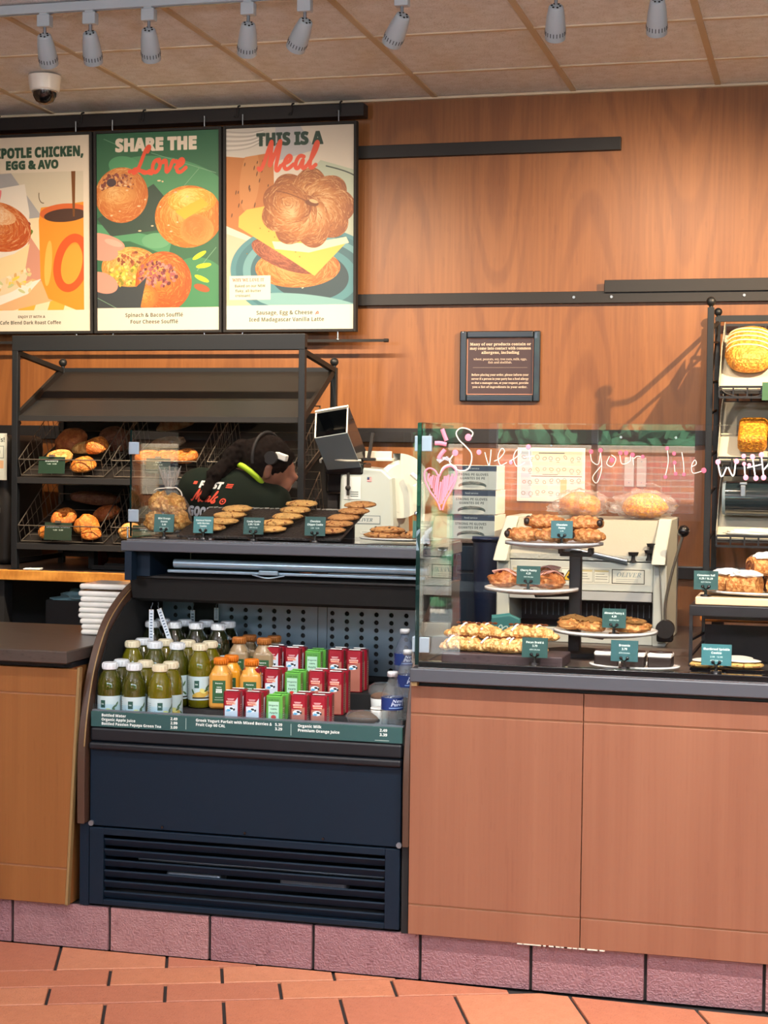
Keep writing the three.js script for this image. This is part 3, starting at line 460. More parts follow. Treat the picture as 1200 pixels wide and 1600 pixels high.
{ // water bottles
  const wl = canvasTexture(256, 64, (c, w, h) => { for (let k = 0; k < 2; k++) { c.fillStyle = '#16306e'; c.fillRect(k * 128, 0, 128, h); c.fillStyle = '#dfe8f6'; c.font = 'italic bold 22px serif'; c.fillText('Nestlé', k * 128 + 30, 24, 70); c.fillText('Pure Life', k * 128 + 26, 42, 80); c.fillStyle = '#8fb0e0'; c.fillRect(k * 128 + 20, 50, 90, 4); } });
  const lm = std(0xffffff, .35, 0, { map: wl }), blue = phys(0xccd8ea, .05, { transmission: .9, thickness: 0, ior: 1.4 });
  const make = (bm) => { const t = new THREE.Group(), pts = [[0, 0], [.026, 0], [.030, .005]]; for (let k = 0; k < 9; k++) pts.push([k % 2 ? .0305 : .0285, .012 + k * .009]); pts.push([.0308, .094], [.0308, .13], [.029, .138], [.02, .162], [.012, .176], [.0115, .184], [0, .184]);
    mesh('bottle_body', lathe(pts, 22), bm, t); mesh('label', new THREE.CylinderGeometry(.0313, .0313, .034, 22, 1, true).translate(0, .112, 0), lm, t); mesh('cap', lathe([[0, .2], [.0135, .2], [.015, .198], [.015, .186], [0, .186]], 18), M.capWhite, t); return t; };
  const A = make(M.plastic), B = make(blue);
  [[A, -1.162, .6405, -.062, 'clear water bottle with blue label standing at the front corner of the cooler'], [B, -1.195, .7325, -.33, 'tall blue tinted water bottle on the back step behind the front one'], [A, -1.152, .6865, -.2, 'clear water bottle on the middle step, mostly hidden behind the front one'], [B, -1.148, .7325, -.4, 'blue tinted water bottle at the back corner beside the side panel']]
    .forEach(([o, x, y, z, l]) => { const c = o.clone(); c.name = numbered('water_bottle'); c.position.set(x, y, z); c.rotation.y = 2.6; tag(c, l, 'bottle', 'bottled water'); scene.add(c); });
}
{ // fruit cup, parfait and a small tub
  const parfait = thing('parfait_cup', 'clear parfait cup of granola and yogurt behind the granola tub', 'cup', [-1.245, .6865, -.25]);
  mesh('yogurt', lathe([[0, .002], [.026, .002], [.03, .05], [0, .05]], 20), M.white, parfait); mesh('granola', place(new THREE.IcosahedronGeometry(.03, 2).scale(1, .45, 1), 0, .054, 0), std(0x6b4426, .8), parfait);
  mesh('cup', lathe([[.0275, 0], [.032, .062], [.038, .066], [.034, .085], [.02, .095], [0, .096]], 22), M.plastic, parfait);
  const tub = thing('granola_tub', 'low clear tub of granola lying at the front of the cooler', 'tub', [-1.25, .6725, -.09]);
  mesh('filling', place(new THREE.IcosahedronGeometry(.048, 3).scale(1, .38, .85), 0, .03, 0), std(0x8a5c30, .8, 0, { bumpMap: scaled(fineBump, .08), bumpScale: .006 }), tub); mesh('tub_shell', lathe([[.04, 0], [.052, .03], [.054, .034], [.045, .048], [0, .052]], 24), M.plastic, tub);
  const jar = thing('yogurt_cup', 'small white yogurt cup with dark dot between tub and water bottle', 'cup', [-1.207, .6725, -.10]);
  mesh('cup', lathe([[0, 0], [.02, 0], [.026, .05], [.027, .054], [0, .056]], 20), M.porcelain, jar); mesh('lid', lathe([[0, .0595], [.0275, .059], [.0275, .055], [0, .055]], 20), M.white, jar); mesh('dot', cyl(.006, .006, .001, 0, .026, .0235, 1.45), M.blackMatt, jar);
}
{ // tags hanging in the niche
  const tg = canvasTexture(32, 128, (c, w, h) => { c.fillStyle = '#cfdae6'; c.fillRect(0, 0, w, h); c.fillStyle = '#5a6a80'; for (let i = 0; i < 9; i++) c.fillRect(7, 12 + i * 12, 18, 5); }), tm = std(0xffffff, .5, 0, { map: tg });
  [[-1.995, .962, -.325, 0, 'straight'], [-1.972, .965, -.33, -.36, 'tilted'], [-1.94, .945, -.53, 0, 'dim short'], [-1.86, .955, -.53, 0, 'pale clipped']].forEach(([x, y, z, r, w]) => {
    const t = thing('price_tag', `${w} white paper strip tag hanging in the dark niche of the cooler`, 'tag', [x, y, z]); t.rotation.z = -r;
    const h = w.length > 9 ? .04 : .1; mesh('tag_strip', box(.015, h, .001, 0, -h / 2, 0), M.paper, t); mesh('tag_print', place(new THREE.PlaneGeometry(.014, h - .004), 0, -h / 2, .0008), tm, t); mesh('hook', tube([[0, -.004, 0], [0, .008, .002], [0, .012, -.006], [0, .02, -.01]], .0012, 8, 5), M.steel, t);
  });
}

// ---------------------------------------------------------------- menu boards
const poly = (c, pts, fill) => { c.fillStyle = fill; c.beginPath(); pts.forEach(([x, y], i) => (i ? c.lineTo(x, y) : c.moveTo(x, y))); c.closePath(); c.fill(); };
const oval = (c, x, y, a, b, r, fill) => { c.fillStyle = fill; c.beginPath(); c.ellipse(x, y, a, b, r, 0, 7); c.fill(); };
function curveStroke(c, pts, w, color) { c.strokeStyle = color; c.lineWidth = w; c.lineCap = c.lineJoin = 'round'; c.beginPath(); c.moveTo(...pts[0]); for (let i = 1; i + 1 < pts.length; i++) { const mx = (pts[i][0] + pts[i + 1][0]) / 2, my = (pts[i][1] + pts[i + 1][1]) / 2; c.quadraticCurveTo(...pts[i], mx, my); } c.lineTo(...pts[pts.length - 1]); c.stroke(); }
function crust(c, x, y, a, b, tones, n, s, inner = 0) {         // a baked surface printed as many short strokes on a rounded tone
  const g = c.createRadialGradient(x - a * .3, y - b * .4, a * .08, x, y, Math.max(a, b) * 1.02); g.addColorStop(0, tones[3] ?? tones[1]); g.addColorStop(.45, tones[0]); g.addColorStop(1, tones[2]); oval(c, x, y, a, b, 0, g);
  c.save(); c.beginPath(); c.ellipse(x, y, a, b, 0, 0, 7); c.clip();
  for (let i = 0; i < n * 2.2; i++) { const t = hash2(i, s, 1) * 6.283, r = inner + (1 - inner) * Math.sqrt(hash2(i, s, 2)), px = x + Math.cos(t) * r * a, py = y + Math.sin(t) * r * b, L = a * (.03 + .11 * hash2(i, s, 3)), an = Math.atan2(b * Math.cos(t), -a * Math.sin(t)) + (hash2(i, s, 4) - .5) * .9, lit = -.3 * Math.cos(t) - .6 * Math.sin(t);
    const k = .5 - lit * .35 * r + (hash2(i, s, 5) - .5) * .9; c.strokeStyle = k > .62 ? tones[2] : k > .4 ? tones[tones.length - 1] : tones[Math.min(3, tones.length - 1)]; c.globalAlpha = .35 + .3 * hash2(i, s, 8); c.lineWidth = .8 + 2.2 * hash2(i, s, 6); c.beginPath(); c.moveTo(px - Math.cos(an) * L, py - Math.sin(an) * L); c.quadraticCurveTo(px + 4 * (hash2(i, s, 7) - .5), py - 3, px + Math.cos(an) * L, py + Math.sin(an) * L); c.stroke(); }
  c.restore(); c.globalAlpha = 1;
}
function crumble(c, x, y, a, b, tones, n, s) { for (let i = 0; i < n; i++) { const t = hash2(i, s, 1) * 6.283, r = Math.sqrt(hash2(i, s, 2)), q = 3 + 7 * hash2(i, s, 3); oval(c, x + Math.cos(t) * r * a, y + Math.sin(t) * r * b, q, q * .7, hash2(i, s, 4) * 3, tones[Math.floor(hash2(i, s, 5) * tones.length)]); } }
const heavy = (c, s, x, y, size, color, maxW) => { c.font = `bold ${size}px sans-serif`; c.textAlign = 'center'; c.lineJoin = 'round'; c.fillStyle = c.strokeStyle = color; c.lineWidth = size * .09; c.strokeText(s, x, y, maxW); c.fillText(s, x, y, maxW); };
const script = { // brush lettering drawn as strokes on a unit line
  L: [[[.52, .2], [.62, .02], [.5, .0], [.38, .3], [.26, .75], [.1, .98], [.0, .92], [.1, .8], [.3, .86], [.5, 1.0], [.68, .9]]], o: [[[.3, .5], [.12, .5], [.04, .8], [.16, 1], [.34, .85], [.36, .6], [.24, .48], [.3, .62], [.46, .6]]],
  v: [[[.0, .56], [.1, .5], [.14, .7], [.16, 1], [.3, .85], [.38, .52], [.44, .6], [.52, .58]]], e: [[[.02, .8], [.24, .74], [.32, .56], [.2, .48], [.06, .7], [.08, .95], [.22, 1], [.42, .82]]],
  M: [[[-.06, .92], [.02, 1.06], [.14, .7], [.26, .2], [.34, -.1], [.36, .3], [.34, .95], [.46, .6], [.6, .1], [.68, -.1], [.66, .4], [.58, .95], [.68, 1.06], [.78, .86]]], a: [[[.34, .56], [.2, .48], [.06, .7], [.06, .96], [.2, .98], [.34, .6], [.3, .9], [.38, 1], [.5, .86]]], l: [[[.02, .8], [.2, .5], [.32, .1], [.24, .02], [.14, .4], [.06, .85], [.14, 1], [.3, .86]]],
};
function brush(c, word, x, y, size, color, w, adv) { for (const ch of word) { for (const st of script[ch]) curveStroke(c, st.map(([a, b]) => [x + (a - (b - 1) * .12) * size, y + (b - 1) * size]), w, color); x += adv[ch] * size; } }
const posters = [
  canvasTexture(512, 768, (c, w, h) => {
    c.fillStyle = '#e7dfd2'; c.fillRect(0, 0, w, h); heavy(c, 'CHIPOTLE CHICKEN,', 266, 80, 52, '#25503f', 440); heavy(c, 'EGG & AVO', 262, 126, 44, '#25503f');
    c.save(); c.beginPath(); c.rect(28, 140, 456, 545); c.clip(); c.fillStyle = '#d8d2c2'; c.fillRect(0, 140, w, 560); poly(c, [[0, 150], [170, 140], [300, 310], [330, 440], [0, 470]], '#a9adb6');
    poly(c, [[150, 330], [512, 300], [512, 700], [0, 700], [0, 560]], '#f1e3c0'); for (let k = 0; k < 5; k++) poly(c, [[60 + k * 130, 700], [130 + k * 130, 700], [260 + k * 110, 420], [200 + k * 110, 420]], '#eab544');
    poly(c, [[0, 215], [230, 185], [250, 300], [240, 440], [330, 560], [250, 640], [60, 690], [0, 690]], '#e9e6e2'); poly(c, [[250, 390], [330, 500], [290, 600], [160, 640], [30, 650], [210, 560]], '#d49a88'); poly(c, [[480, 620], [150, 690], [0, 650], [260, 560]], '#e3b98a'); poly(c, [[20, 640], [300, 560], [240, 620], [40, 690]], '#f0eee8');
    oval(c, 90, 560, 150, 70, -.15, '#e9d9b8'); for (let i = 0; i < 60; i++) oval(c, -10 + 260 * hash2(i, 3, 1), 500 + 110 * hash2(i, 4, 1), 8 + 12 * hash2(i, 5, 1), 6, hash2(i, 6, 1) * 3, ['#f3ead2', '#e8cf9a', '#f6d65a', '#d8b070', '#c6cf9a'][i % 5]);
    poly(c, [[20, 500], [180, 460], [250, 420], [230, 520], [120, 560]], '#f0dcae'); for (const [x, y, k] of [[30, 470, '#d8402a'], [215, 400, '#c8412c'], [240, 380, '#5f8a34'], [190, 430, '#6f9a3a'], [80, 500, '#f2c93a'], [230, 350, '#8a3a4a']]) oval(c, x, y, 26, 13, -.4, k);
    c.save(); c.translate(110, 350); c.rotate(.28); crust(c, 0, 0, 150, 96, ['#cf7030', '#e08a44', '#b8501e', '#f0c9a0', '#c9602a', '#a84818'], 420, 2); crust(c, -30, -44, 100, 36, ['#efd4b8', '#f6e6d4', '#e9b98a', '#d88a50'], 120, 3); c.restore();
    poly(c, [[290, 330], [300, 280], [490, 260], [490, 700], [330, 640], [296, 560]], '#ef9a2c'); oval(c, 400, 300, 105, 34, -.05, '#d86a34'); oval(c, 405, 312, 92, 26, -.05, '#4a3028'); c.lineWidth = 34; c.strokeStyle = '#d85a20'; c.beginPath(); c.ellipse(430, 500, 58, 100, .25, 0, 7); c.stroke(); oval(c, 432, 505, 44, 80, .25, '#f2a63a'); oval(c, 330, 500, 16, 90, .08, '#f7bd5a');
    poly(c, [[432, 140], [450, 140], [446, 318], [438, 318]], '#7a4a1e'); for (const [x, y, r] of [[30, 250, .25], [75, 225, 0], [115, 238, -.3]]) oval(c, x, y, 8, 34, -r, '#e9808a'); curveStroke(c, [[292, 222], [290, 240], [300, 260], [312, 262]], 3, '#5a4a3a');
    c.restore(); c.fillStyle = '#efe8da'; c.fillRect(0, 685, w, 90); c.textAlign = 'center'; c.fillStyle = '#4a473f'; c.font = 'bold 15px sans-serif'; c.fillText('ENJOY IT WITH A', 255, 716); c.font = 'bold 19px sans-serif'; c.fillStyle = '#3f463e'; c.fillText('Cafe Blend Dark Roast Coffee', 250, 741);
  }),
  canvasTexture(512, 768, (c, w, h) => {
    c.fillStyle = '#2f6b4f'; c.fillRect(0, 0, w, h); oval(c, 300, 210, 260, 110, .2, '#4a9068'); oval(c, 120, 130, 70, 40, .2, '#4f9a70'); poly(c, [[0, 350], [230, 400], [330, 370], [300, 480], [140, 420], [0, 420]], '#4f9a72'); oval(c, 430, 600, 130, 110, .4, '#3f8a60'); oval(c, 250, 420, 60, 30, 0, '#63a880');
    poly(c, [[0, 330], [240, 200], [330, 300], [260, 380], [60, 400]], '#2e4a44'); poly(c, [[0, 590], [130, 560], [260, 600], [180, 690], [0, 690]], '#37424a'); c.strokeStyle = '#7fae90'; c.lineWidth = 2; for (const [a, b, d, e] of [[230, 80, 500, 165], [30, 20, 100, 50], [340, 240, 430, 145], [420, 540, 500, 450], [0, 640, 120, 700]]) { c.beginPath(); c.moveTo(a, b); c.lineTo(d, e); c.stroke(); }
    const t1 = ['#d08a4a', '#e0a060', '#b8642c', '#eab878', '#a4502a', '#c97a3a'], fill = ['#8a4a44', '#a85f52', '#c98a6a', '#7a3a34', '#b07060'];
    crust(c, 105, 240, 112, 108, t1, 420, 11, .3); crumble(c, 88, 200, 72, 42, ['#a86a48', '#c98a5a', '#8a4a44', '#dcb088', '#7a4038'], 120, 12); crust(c, 90, 240, 80, 34, ['#e0a864', '#eac084', '#c98244'], 90, 13); oval(c, 62, 190, 20, 16, 0, '#4a3a44');
    crust(c, 385, 330, 140, 120, ['#d88a38', '#e6a24a', '#c06a22', '#f0c070', '#cf7a2c'], 460, 14, .2); crust(c, 400, 270, 100, 50, ['#e8b244', '#f2cc5a', '#d8922c', '#f6dc84'], 170, 15); poly(c, [[330, 310], [440, 260], [470, 285], [370, 340]], '#f0b83a'); crust(c, 420, 382, 70, 58, ['#cf7a34', '#b8602a', '#e09a50', '#c88040'], 170, 16);
    crust(c, 140, 520, 122, 78, ['#dca452', '#e9bd6a', '#c8803a', '#f0d080', '#b86a30'], 380, 17); crumble(c, 120, 548, 72, 44, ['#d8b244', '#e9cc50', '#8f8a30', '#f4e07a', '#c9a040'], 110, 18); crumble(c, 160, 492, 70, 30, ['#a8603c', '#c98850', '#8a4a30', '#dcb070'], 80, 19);
    crust(c, 280, 580, 118, 118, ['#d0702a', '#e08a3a', '#b8541e', '#f0b060', '#a8481c'], 420, 20, .2); crumble(c, 255, 550, 84, 50, ['#8a4650', '#a85f62', '#b87a72', '#6a3038', '#c99088'], 150, 21); crust(c, 210, 640, 50, 44, ['#d8923f', '#e6aa5a', '#b86a30'], 90, 22); poly(c, [[140, 620], [210, 560], [180, 690], [130, 690]], '#37424a');
    for (const [x, y, a, b, r] of [[30, 420, 90, 30, .25], [20, 460, 70, 34, .15], [20, 580, 70, 40, .3]]) oval(c, x, y, a, b, r, '#d89a8c'); oval(c, 70, 425, 40, 12, .3, '#e6b0a2');
    for (const [x, y, r] of [[430, 480, -.5], [448, 520, -.15], [440, 570, .4]]) oval(c, x, y, 32, 9, r, '#e8ee2a'); oval(c, 440, 606, 34, 14, .3, '#a85a34'); for (let i = 0; i < 16; i++) oval(c, 60 + 330 * hash2(i, 31, 1), 180 + 220 * hash2(i, 32, 1), 3 + 5 * hash2(i, 33, 1), 3, 0, '#e6c9a4');
    heavy(c, 'SHARE THE', 250, 70, 66, '#e9ded2', 346); brush(c, 'Love', 150, 160, 106, '#e5563a', 15, { L: .72, o: .46, v: .5, e: .4 }); curveStroke(c, [[138, 150], [180, 144], [215, 156], [232, 160]], 14, '#e5563a');
    c.fillStyle = '#efe8da'; c.fillRect(0, 680, w, 90); c.textAlign = 'center'; c.fillStyle = '#3f463e'; c.font = 'bold 21px sans-serif'; c.fillText('Spinach & Bacon Soufflé', 240, 716); c.fillText('Four Cheese Soufflé', 240, 742);
  }),
  canvasTexture(512, 768, (c, w, h) => {
    c.fillStyle = '#d9d2c8'; c.fillRect(0, 0, w, h); poly(c, [[170, 0], [300, 0], [360, 90], [200, 130]], '#b6b9c2'); poly(c, [[240, 260], [380, 130], [512, 170], [512, 420], [300, 400]], '#b6c4b4'); poly(c, [[0, 400], [120, 440], [60, 700], [0, 700]], '#d6bfa6'); poly(c, [[60, 500], [180, 520], [300, 690], [0, 690]], '#c2caa6');
    poly(c, [[0, 105], [70, 112], [190, 90], [196, 300], [130, 430], [70, 400], [0, 370]], '#b9763f'); oval(c, 95, 200, 40, 120, .1, '#c58650'); poly(c, [[0, 0], [200, 0], [190, 95], [70, 110], [0, 100]], '#cfccc8'); for (let i = 0; i < 9; i++) curveStroke(c, [[0, 10 + i * 9], [80, 30 + i * 8 - 10], [150, 10 + i * 5]], 3, i % 2 ? '#eceae6' : '#a9a7a6');
    for (let i = 0; i < 22; i++) oval(c, 15 + 160 * hash2(i, 41, 1), 120 + 240 * hash2(i, 42, 1), 2, 5 + 6 * hash2(i, 43, 1), .2, '#5a3418');
    c.save(); c.translate(325, 430); c.scale(1.14, 1.14); c.translate(-322, -428); for (const [a, k] of [[1, '#4d8a98'], [.93, '#3f7886'], [.84, '#6aa2ac'], [.74, '#3a6a78'], [.62, '#4f8c99'], [.5, '#2e4a56']]) oval(c, 330, 545, 280 * a, 165 * a, .12, k); oval(c, 330, 640, 190, 30, .12, '#7fb4b8'); for (let i = 0; i < 14; i++) oval(c, 100 + 260 * hash2(i, 51, 1), 430 + 190 * hash2(i, 52, 1), 6, 3, hash2(i, 5, 9) * 3, '#e9dcc0');
    crust(c, 290, 520, 150, 66, ['#d0803a', '#e09a50', '#b8602a', '#e8b070'], 240, 53, .3); c.save(); c.translate(250, 480); c.rotate(.35); crust(c, 0, 0, 130, 44, ['#8a4a36', '#a05a40', '#74382a', '#b87050'], 260, 54); c.restore();
    poly(c, [[82, 345], [110, 322], [190, 310], [430, 460], [350, 545], [80, 380]], '#e0b850'); poly(c, [[200, 450], [460, 440], [350, 548]], '#e6c25a'); for (let i = 0; i < 40; i++) oval(c, 110 + 290 * hash2(i, 61, 1), 340 + 150 * hash2(i, 62, 1), 2, 2, 0, '#8a6a20'); poly(c, [[200, 430], [330, 440], [460, 420], [470, 440], [330, 470], [210, 456]], '#ece0c6');
    const seg = ['#b8763e', '#d09a5c', '#8a4c24', '#e6bd8a', '#a8642e', '#c48244']; // the croissant: overlapping rolled segments round a dark middle
    for (let k = 0; k < 9; k++) { const t = -2.2 + k * .72, ex = 325 + Math.cos(t) * 78, ey = 322 + Math.sin(t) * 46; c.save(); c.translate(ex, ey); c.rotate(Math.atan2(Math.sin(t) * .8, Math.cos(t)) ); crust(c, 0, 0, 88, 64, seg, 150, 55 + k); c.restore(); curveStroke(c, [[336 + 20 * Math.cos(t + .5), 308 + 10 * Math.sin(t + .5)], [328 + 92 * Math.cos(t + .42), 318 + 60 * Math.sin(t + .42)], [324 + 146 * Math.cos(t + .3), 324 + 94 * Math.sin(t + .3)]], 2.5, '#7a4420'); }
    oval(c, 340, 306, 24, 10, .2, '#7a4422'); oval(c, 346, 300, 16, 6, .3, '#e0bd8a'); curveStroke(c, [[390, 185], [450, 200], [500, 225]], 4, '#3a4a48'); c.restore();
    heavy(c, 'THIS IS A', 256, 68, 62, '#25443a', 284); brush(c, 'Meal', 136, 162, 106, '#e5563a', 15, { M: .84, e: .44, a: .52, l: .4 });
    c.fillStyle = '#eee6d6'; c.fillRect(12, 562, 168, 92); c.textAlign = 'left'; c.font = 'bold 16px serif'; c.fillStyle = '#c0493a'; c.fillText('WHY WE LOVE IT', 24, 584, 130); c.fillStyle = '#4f6450'; c.font = 'bold 14px sans-serif'; c.fillText('✓ Baked on our NEW', 24, 606, 145); c.fillText('flaky, all-butter', 36, 625); c.fillText('croissant', 36, 643);
    c.fillStyle = '#efe8da'; c.fillRect(0, 676, w, 94); c.textAlign = 'center'; c.fillStyle = '#38483c'; c.font = 'bold 21px sans-serif'; c.fillText('Sausage, Egg & Cheese', 236, 712); c.fillText('Iced Madagascar Vanilla Latte', 244, 738); curveStroke(c, [[362, 712], [370, 696], [374, 712], [364, 706]], 3, '#c0493a');
  })];
{
  const label = ['menu board of a sandwich and an orange coffee mug, titled chicken, egg and avo', 'green menu board of round baked souffles, titled Share the Love', 'menu board of a croissant sandwich on a blue plate, titled This is a Meal'];
  [[-3.843, -3.232], [-3.224, -2.613], [-2.605, -1.994]].forEach(([a, b], i) => {
    const t = thing('menu_board', label[i], 'menu board', [(a + b) / 2, 1.982, -2.585], 0, 'hanging menu boards'), w = b - a, h = .905; t.rotation.x = .03;
    mesh('board_panel', span(-w / 2, w / 2, 0, h, -.03, -.006), M.blackMatt, t);
    mesh('board_frame', [span(-w / 2, -w / 2 + .012, 0, h, -.006, .006, .002), span(w / 2 - .012, w / 2, 0, h, -.006, .006, .002), span(-w / 2 + .012, w / 2 - .012, 0, .012, -.006, .006, .002), span(-w / 2 + .012, w / 2 - .012, h - .012, h, -.006, .006, .002)], M.blackMatt, t);
    mesh('poster_print', place(new THREE.PlaneGeometry(w - .026, h - .026), 0, h / 2, -.004), std(0xd2d0cc, .5, 0, { map: posters[i] }), t);
    for (const s of [-1, 1]) { mesh('hanger', [rod([s * .22, h, -.014], [s * .22, h + .05, -.014], .003)], M.steel, t); mesh('lower_pin', [cyl(.004, .004, .03, s * .22, -.016, -.01), ball(.007, s * .22, -.033, -.01)], M.chrome, t); }
  });
  const bar1 = thing('hanging_bar', 'thick black bar over the menu boards with small hooks', 'bar', [0, 2.945, -2.62]);
  mesh('bar_body', span(-4.6, -1.975, -.03, .027, -.05, .022, .003), M.rail, bar1);
  for (const x of [-3.72, -3.3, -3.0, -2.55, -2.3, -2.08]) mesh('hook', tube([[x, .04, .0], [x, .03, .026], [x, 0, .0265], [x - .006, -.018, .03], [x - .012, -.01, .034]], .004, 12, 6), M.blackMatt, bar1);
  const bar2 = thing('hanging_bar', 'thin black bar below the menu boards just over the bread rack', 'bar', [0, 1.944, -2.595]);
  mesh('bar_body', span(-4.0, -1.87, -.006, .006, -.012, 0), M.blackMatt, bar2); mesh('end_cap', cyl(.008, .008, .02, -1.862, 0, -.006, 0, 0, Math.PI / 2), M.blackMatt, bar2);
}
{ // allergen notice
  const tx = canvasTexture(512, 448, (c, w, h) => {
    c.fillStyle = '#3a2a30'; c.fillRect(0, 0, w, h); c.strokeStyle = '#b5806c'; c.lineWidth = 6; c.strokeRect(3, 3, w - 6, h - 6); c.fillStyle = '#d5c6ae'; c.textAlign = 'center'; c.font = 'bold 29px serif';
    ['Many of our products contain or', 'may come into contact with common', 'allergens, including'].forEach((s, i) => c.fillText(s, 256, 58 + i * 33, 470)); c.font = '22px serif'; ['wheat, peanuts, soy, tree nuts, milk, eggs,', 'fish and shellfish.'].forEach((s, i) => c.fillText(s, 256, 174 + i * 26, 410)); c.fillRect(46, 232, 420, 1);
    c.font = 'bold 22px serif'; ['Before placing your order, please inform your', 'server if a person in your party has a food allergy', 'so that a manager can, at your request, provide', 'you a list of ingredients in your order.'].forEach((s, i) => c.fillText(s, 256, 298 + i * 32, 440));
  });
  const t = thing('allergen_notice', 'framed brown allergen notice with small white serif text on the wood wall', 'sign', [-1.378, 1.836, -2.706]), w = .352, h = .304, f = .03, fr = phys(0x14202c, .3, { clearcoat: .4 });
  mesh('sign_frame', [span(-w / 2, -w / 2 + f, -h / 2, h / 2, 0, .022, .006), span(w / 2 - f, w / 2, -h / 2, h / 2, 0, .022, .006), span(-w / 2 + f, w / 2 - f, -h / 2, -h / 2 + f, 0, .022, .006), span(-w / 2 + f, w / 2 - f, h / 2 - f, h / 2, 0, .022, .006)], fr, t);
  mesh('notice_print', place(new THREE.PlaneGeometry(w - 2 * f, h - 2 * f), 0, 0, .008), std(0xffffff, .5, 0, { map: tx }), t); mesh('backing', span(-w / 2 + f, w / 2 - f, -h / 2 + f, h / 2 - f, .001, .007), M.blackMatt, t);
}
{ // prep chart and covers on the wall under the low rail
  const tx = canvasTexture(512, 420, (c, w, h) => {
    c.fillStyle = '#dfe0da'; c.fillRect(0, 0, w, h); c.fillStyle = '#b4c2d2'; c.fillRect(22, 20, 80, 380); c.fillStyle = '#e0d8c0'; c.fillRect(110, 24, 384, 188); c.fillStyle = '#d9d9d4'; c.fillRect(110, 240, 384, 160); c.fillStyle = '#5a5f60'; c.fillRect(104, 220, 392, 7); c.fillStyle = '#6a6f72'; c.fillRect(160, 34, 200, 8); c.fillRect(190, 206, 120, 6);
    const ink = ['#6a7686', '#8a7a5a', '#a86a5a', '#5f6f58']; for (let i = 0; i < 34; i++) { const x = 40 + (i % 9) * 53 + 10 * hash2(i, 71, 1), y = 70 + Math.floor(i / 9) * 92 + 20 * hash2(i, 72, 1); c.strokeStyle = ink[i % 4]; c.lineWidth = 4; c.beginPath(); c.ellipse(x, y, 12 + 6 * hash2(i, 73, 1), 8 + 8 * hash2(i, 74, 1), hash2(i, 75, 1) * 3, 0, 7); c.stroke(); if (i % 3) { c.fillStyle = ink[(i + 1) % 4]; c.fillRect(x - 10, y + 22, 22, 4); } }
    c.fillStyle = '#dcb884'; c.fillRect(330, 250, 50, 110);
  });
  const t = thing('preparation_chart', 'white food preparation chart with small drawings pinned to the wood wall', 'poster', [-1.15, 1.372, -2.706]);
  mesh('chart_sheet', span(-.146, .146, -.115, .115, 0, .004), M.paper, t); mesh('chart_print', place(new THREE.PlaneGeometry(.286, .225), 0, 0, .0048), std(0xd4d8da, .7, 0, { map: tx }), t); mesh('nail', cyl(.004, .004, .008, 0, .125, .003, Math.PI / 2), M.steel, t);
  [['cover', -.815, 'left one of two white wall plates by the prep chart'], ['cover', -.763, 'right one of two white wall plates, nearer the bread rack']].forEach(([, x, l]) => { const p = thing('wall_plate', l, 'switch plate', [x, 1.388, -2.706]); mesh('plate', rbox(.042, .125, .008, .006, 0, 0, .004), std(0xb4b2ae, .35), p); for (const s of [-1, 1]) mesh('screw', cyl(.003, .003, .003, 0, s * .045, .0085, Math.PI / 2, 0, 0, 8), M.steel, p); });
}

// ---------------------------------------------------------------- breads: shapes shared by racks and case
const crustTex = pixelTexture(256, (u, v) => { const a = pnoise(u * 10, v * 10, 10, 10, 51) * .6 + pnoise(u * 24, v * 24, 24, 24, 52) * .4, b = pnoise(u * 70, v * 70, 70, 70, 53), t = smooth(.3, .75, a); return [mix(.86, 1, t) - b * .05, mix(.72, .97, t) - b * .07, mix(.56, .92, t) - b * .09]; });
const chipTex = pixelTexture(256, (u, v) => { const a = pnoise(u * 14, v * 14, 14, 14, 61), b = pnoise(u * 50, v * 50, 50, 50, 62), k = a > .8 ? 1 : 0; return k ? [.55, .36, .22] : [.96 - b * .12, .90 - b * .14, .80 - b * .16]; });
const flakeTex = pixelTexture(256, (u, v) => { const a = pnoise(u * 18, v * 18, 18, 18, 71), b = pnoise(u * 60, v * 60, 60, 60, 72), t = smooth(.35, .7, a * .7 + b * .3); return [mix(.8, 1, t), mix(.66, .97, t), mix(.5, .92, t)]; });
const breadBump = pixelTexture(256, (u, v) => { const a = pnoise(u * 22, v * 22, 22, 22, 55), b = pnoise(u * 60, v * 60, 60, 60, 56), c = a * .65 + b * .35; return [c, c, c]; }, false);
const bake = (hex, map = crustTex, rough = .6, size = .12, bump = .003) => phys(hex, rough, { map: scaled(map, size), bumpMap: scaled(breadBump, size * .8), bumpScale: bump });
const B = { score: std(0xf4dca8, .7),
  gold: bake(0xd9953f), pale: bake(0xe6bd78), brown: bake(0xa8622e), dark: bake(0x6a4128), grey: bake(0x8a7a66), cheese: bake(0xd48a3c, flakeTex), cookie: bake(0xffd892, chipTex, .7), cookieDark: bake(0xe0b07a, chipTex, .7), sugar: bake(0xecd08a, chipTex, .7), scone: bake(0xe8c078, flakeTex, .7), almond: bake(0xdca868, flakeTex, .6), pecan: bake(0xf4d294, flakeTex, .5), cherry: bake(0xd0905c, flakeTex, .45), chocTwist: bake(0xcf9a64, flakeTex, .5), loaf: bake(0xf2b452, flakeTex, .55), loafYellow: bake(0xe8a82c, flakeTex, .6), roll: bake(0xe0a866, flakeTex, .6),
  choc: std(0x21130e, .5), chocGloss: phys(0x2c1a14, .35), icing: phys(0xe9e2d8, .4), pinkIcing: std(0xcf9a8c, .5), red: phys(0x5c1414, .25),
};
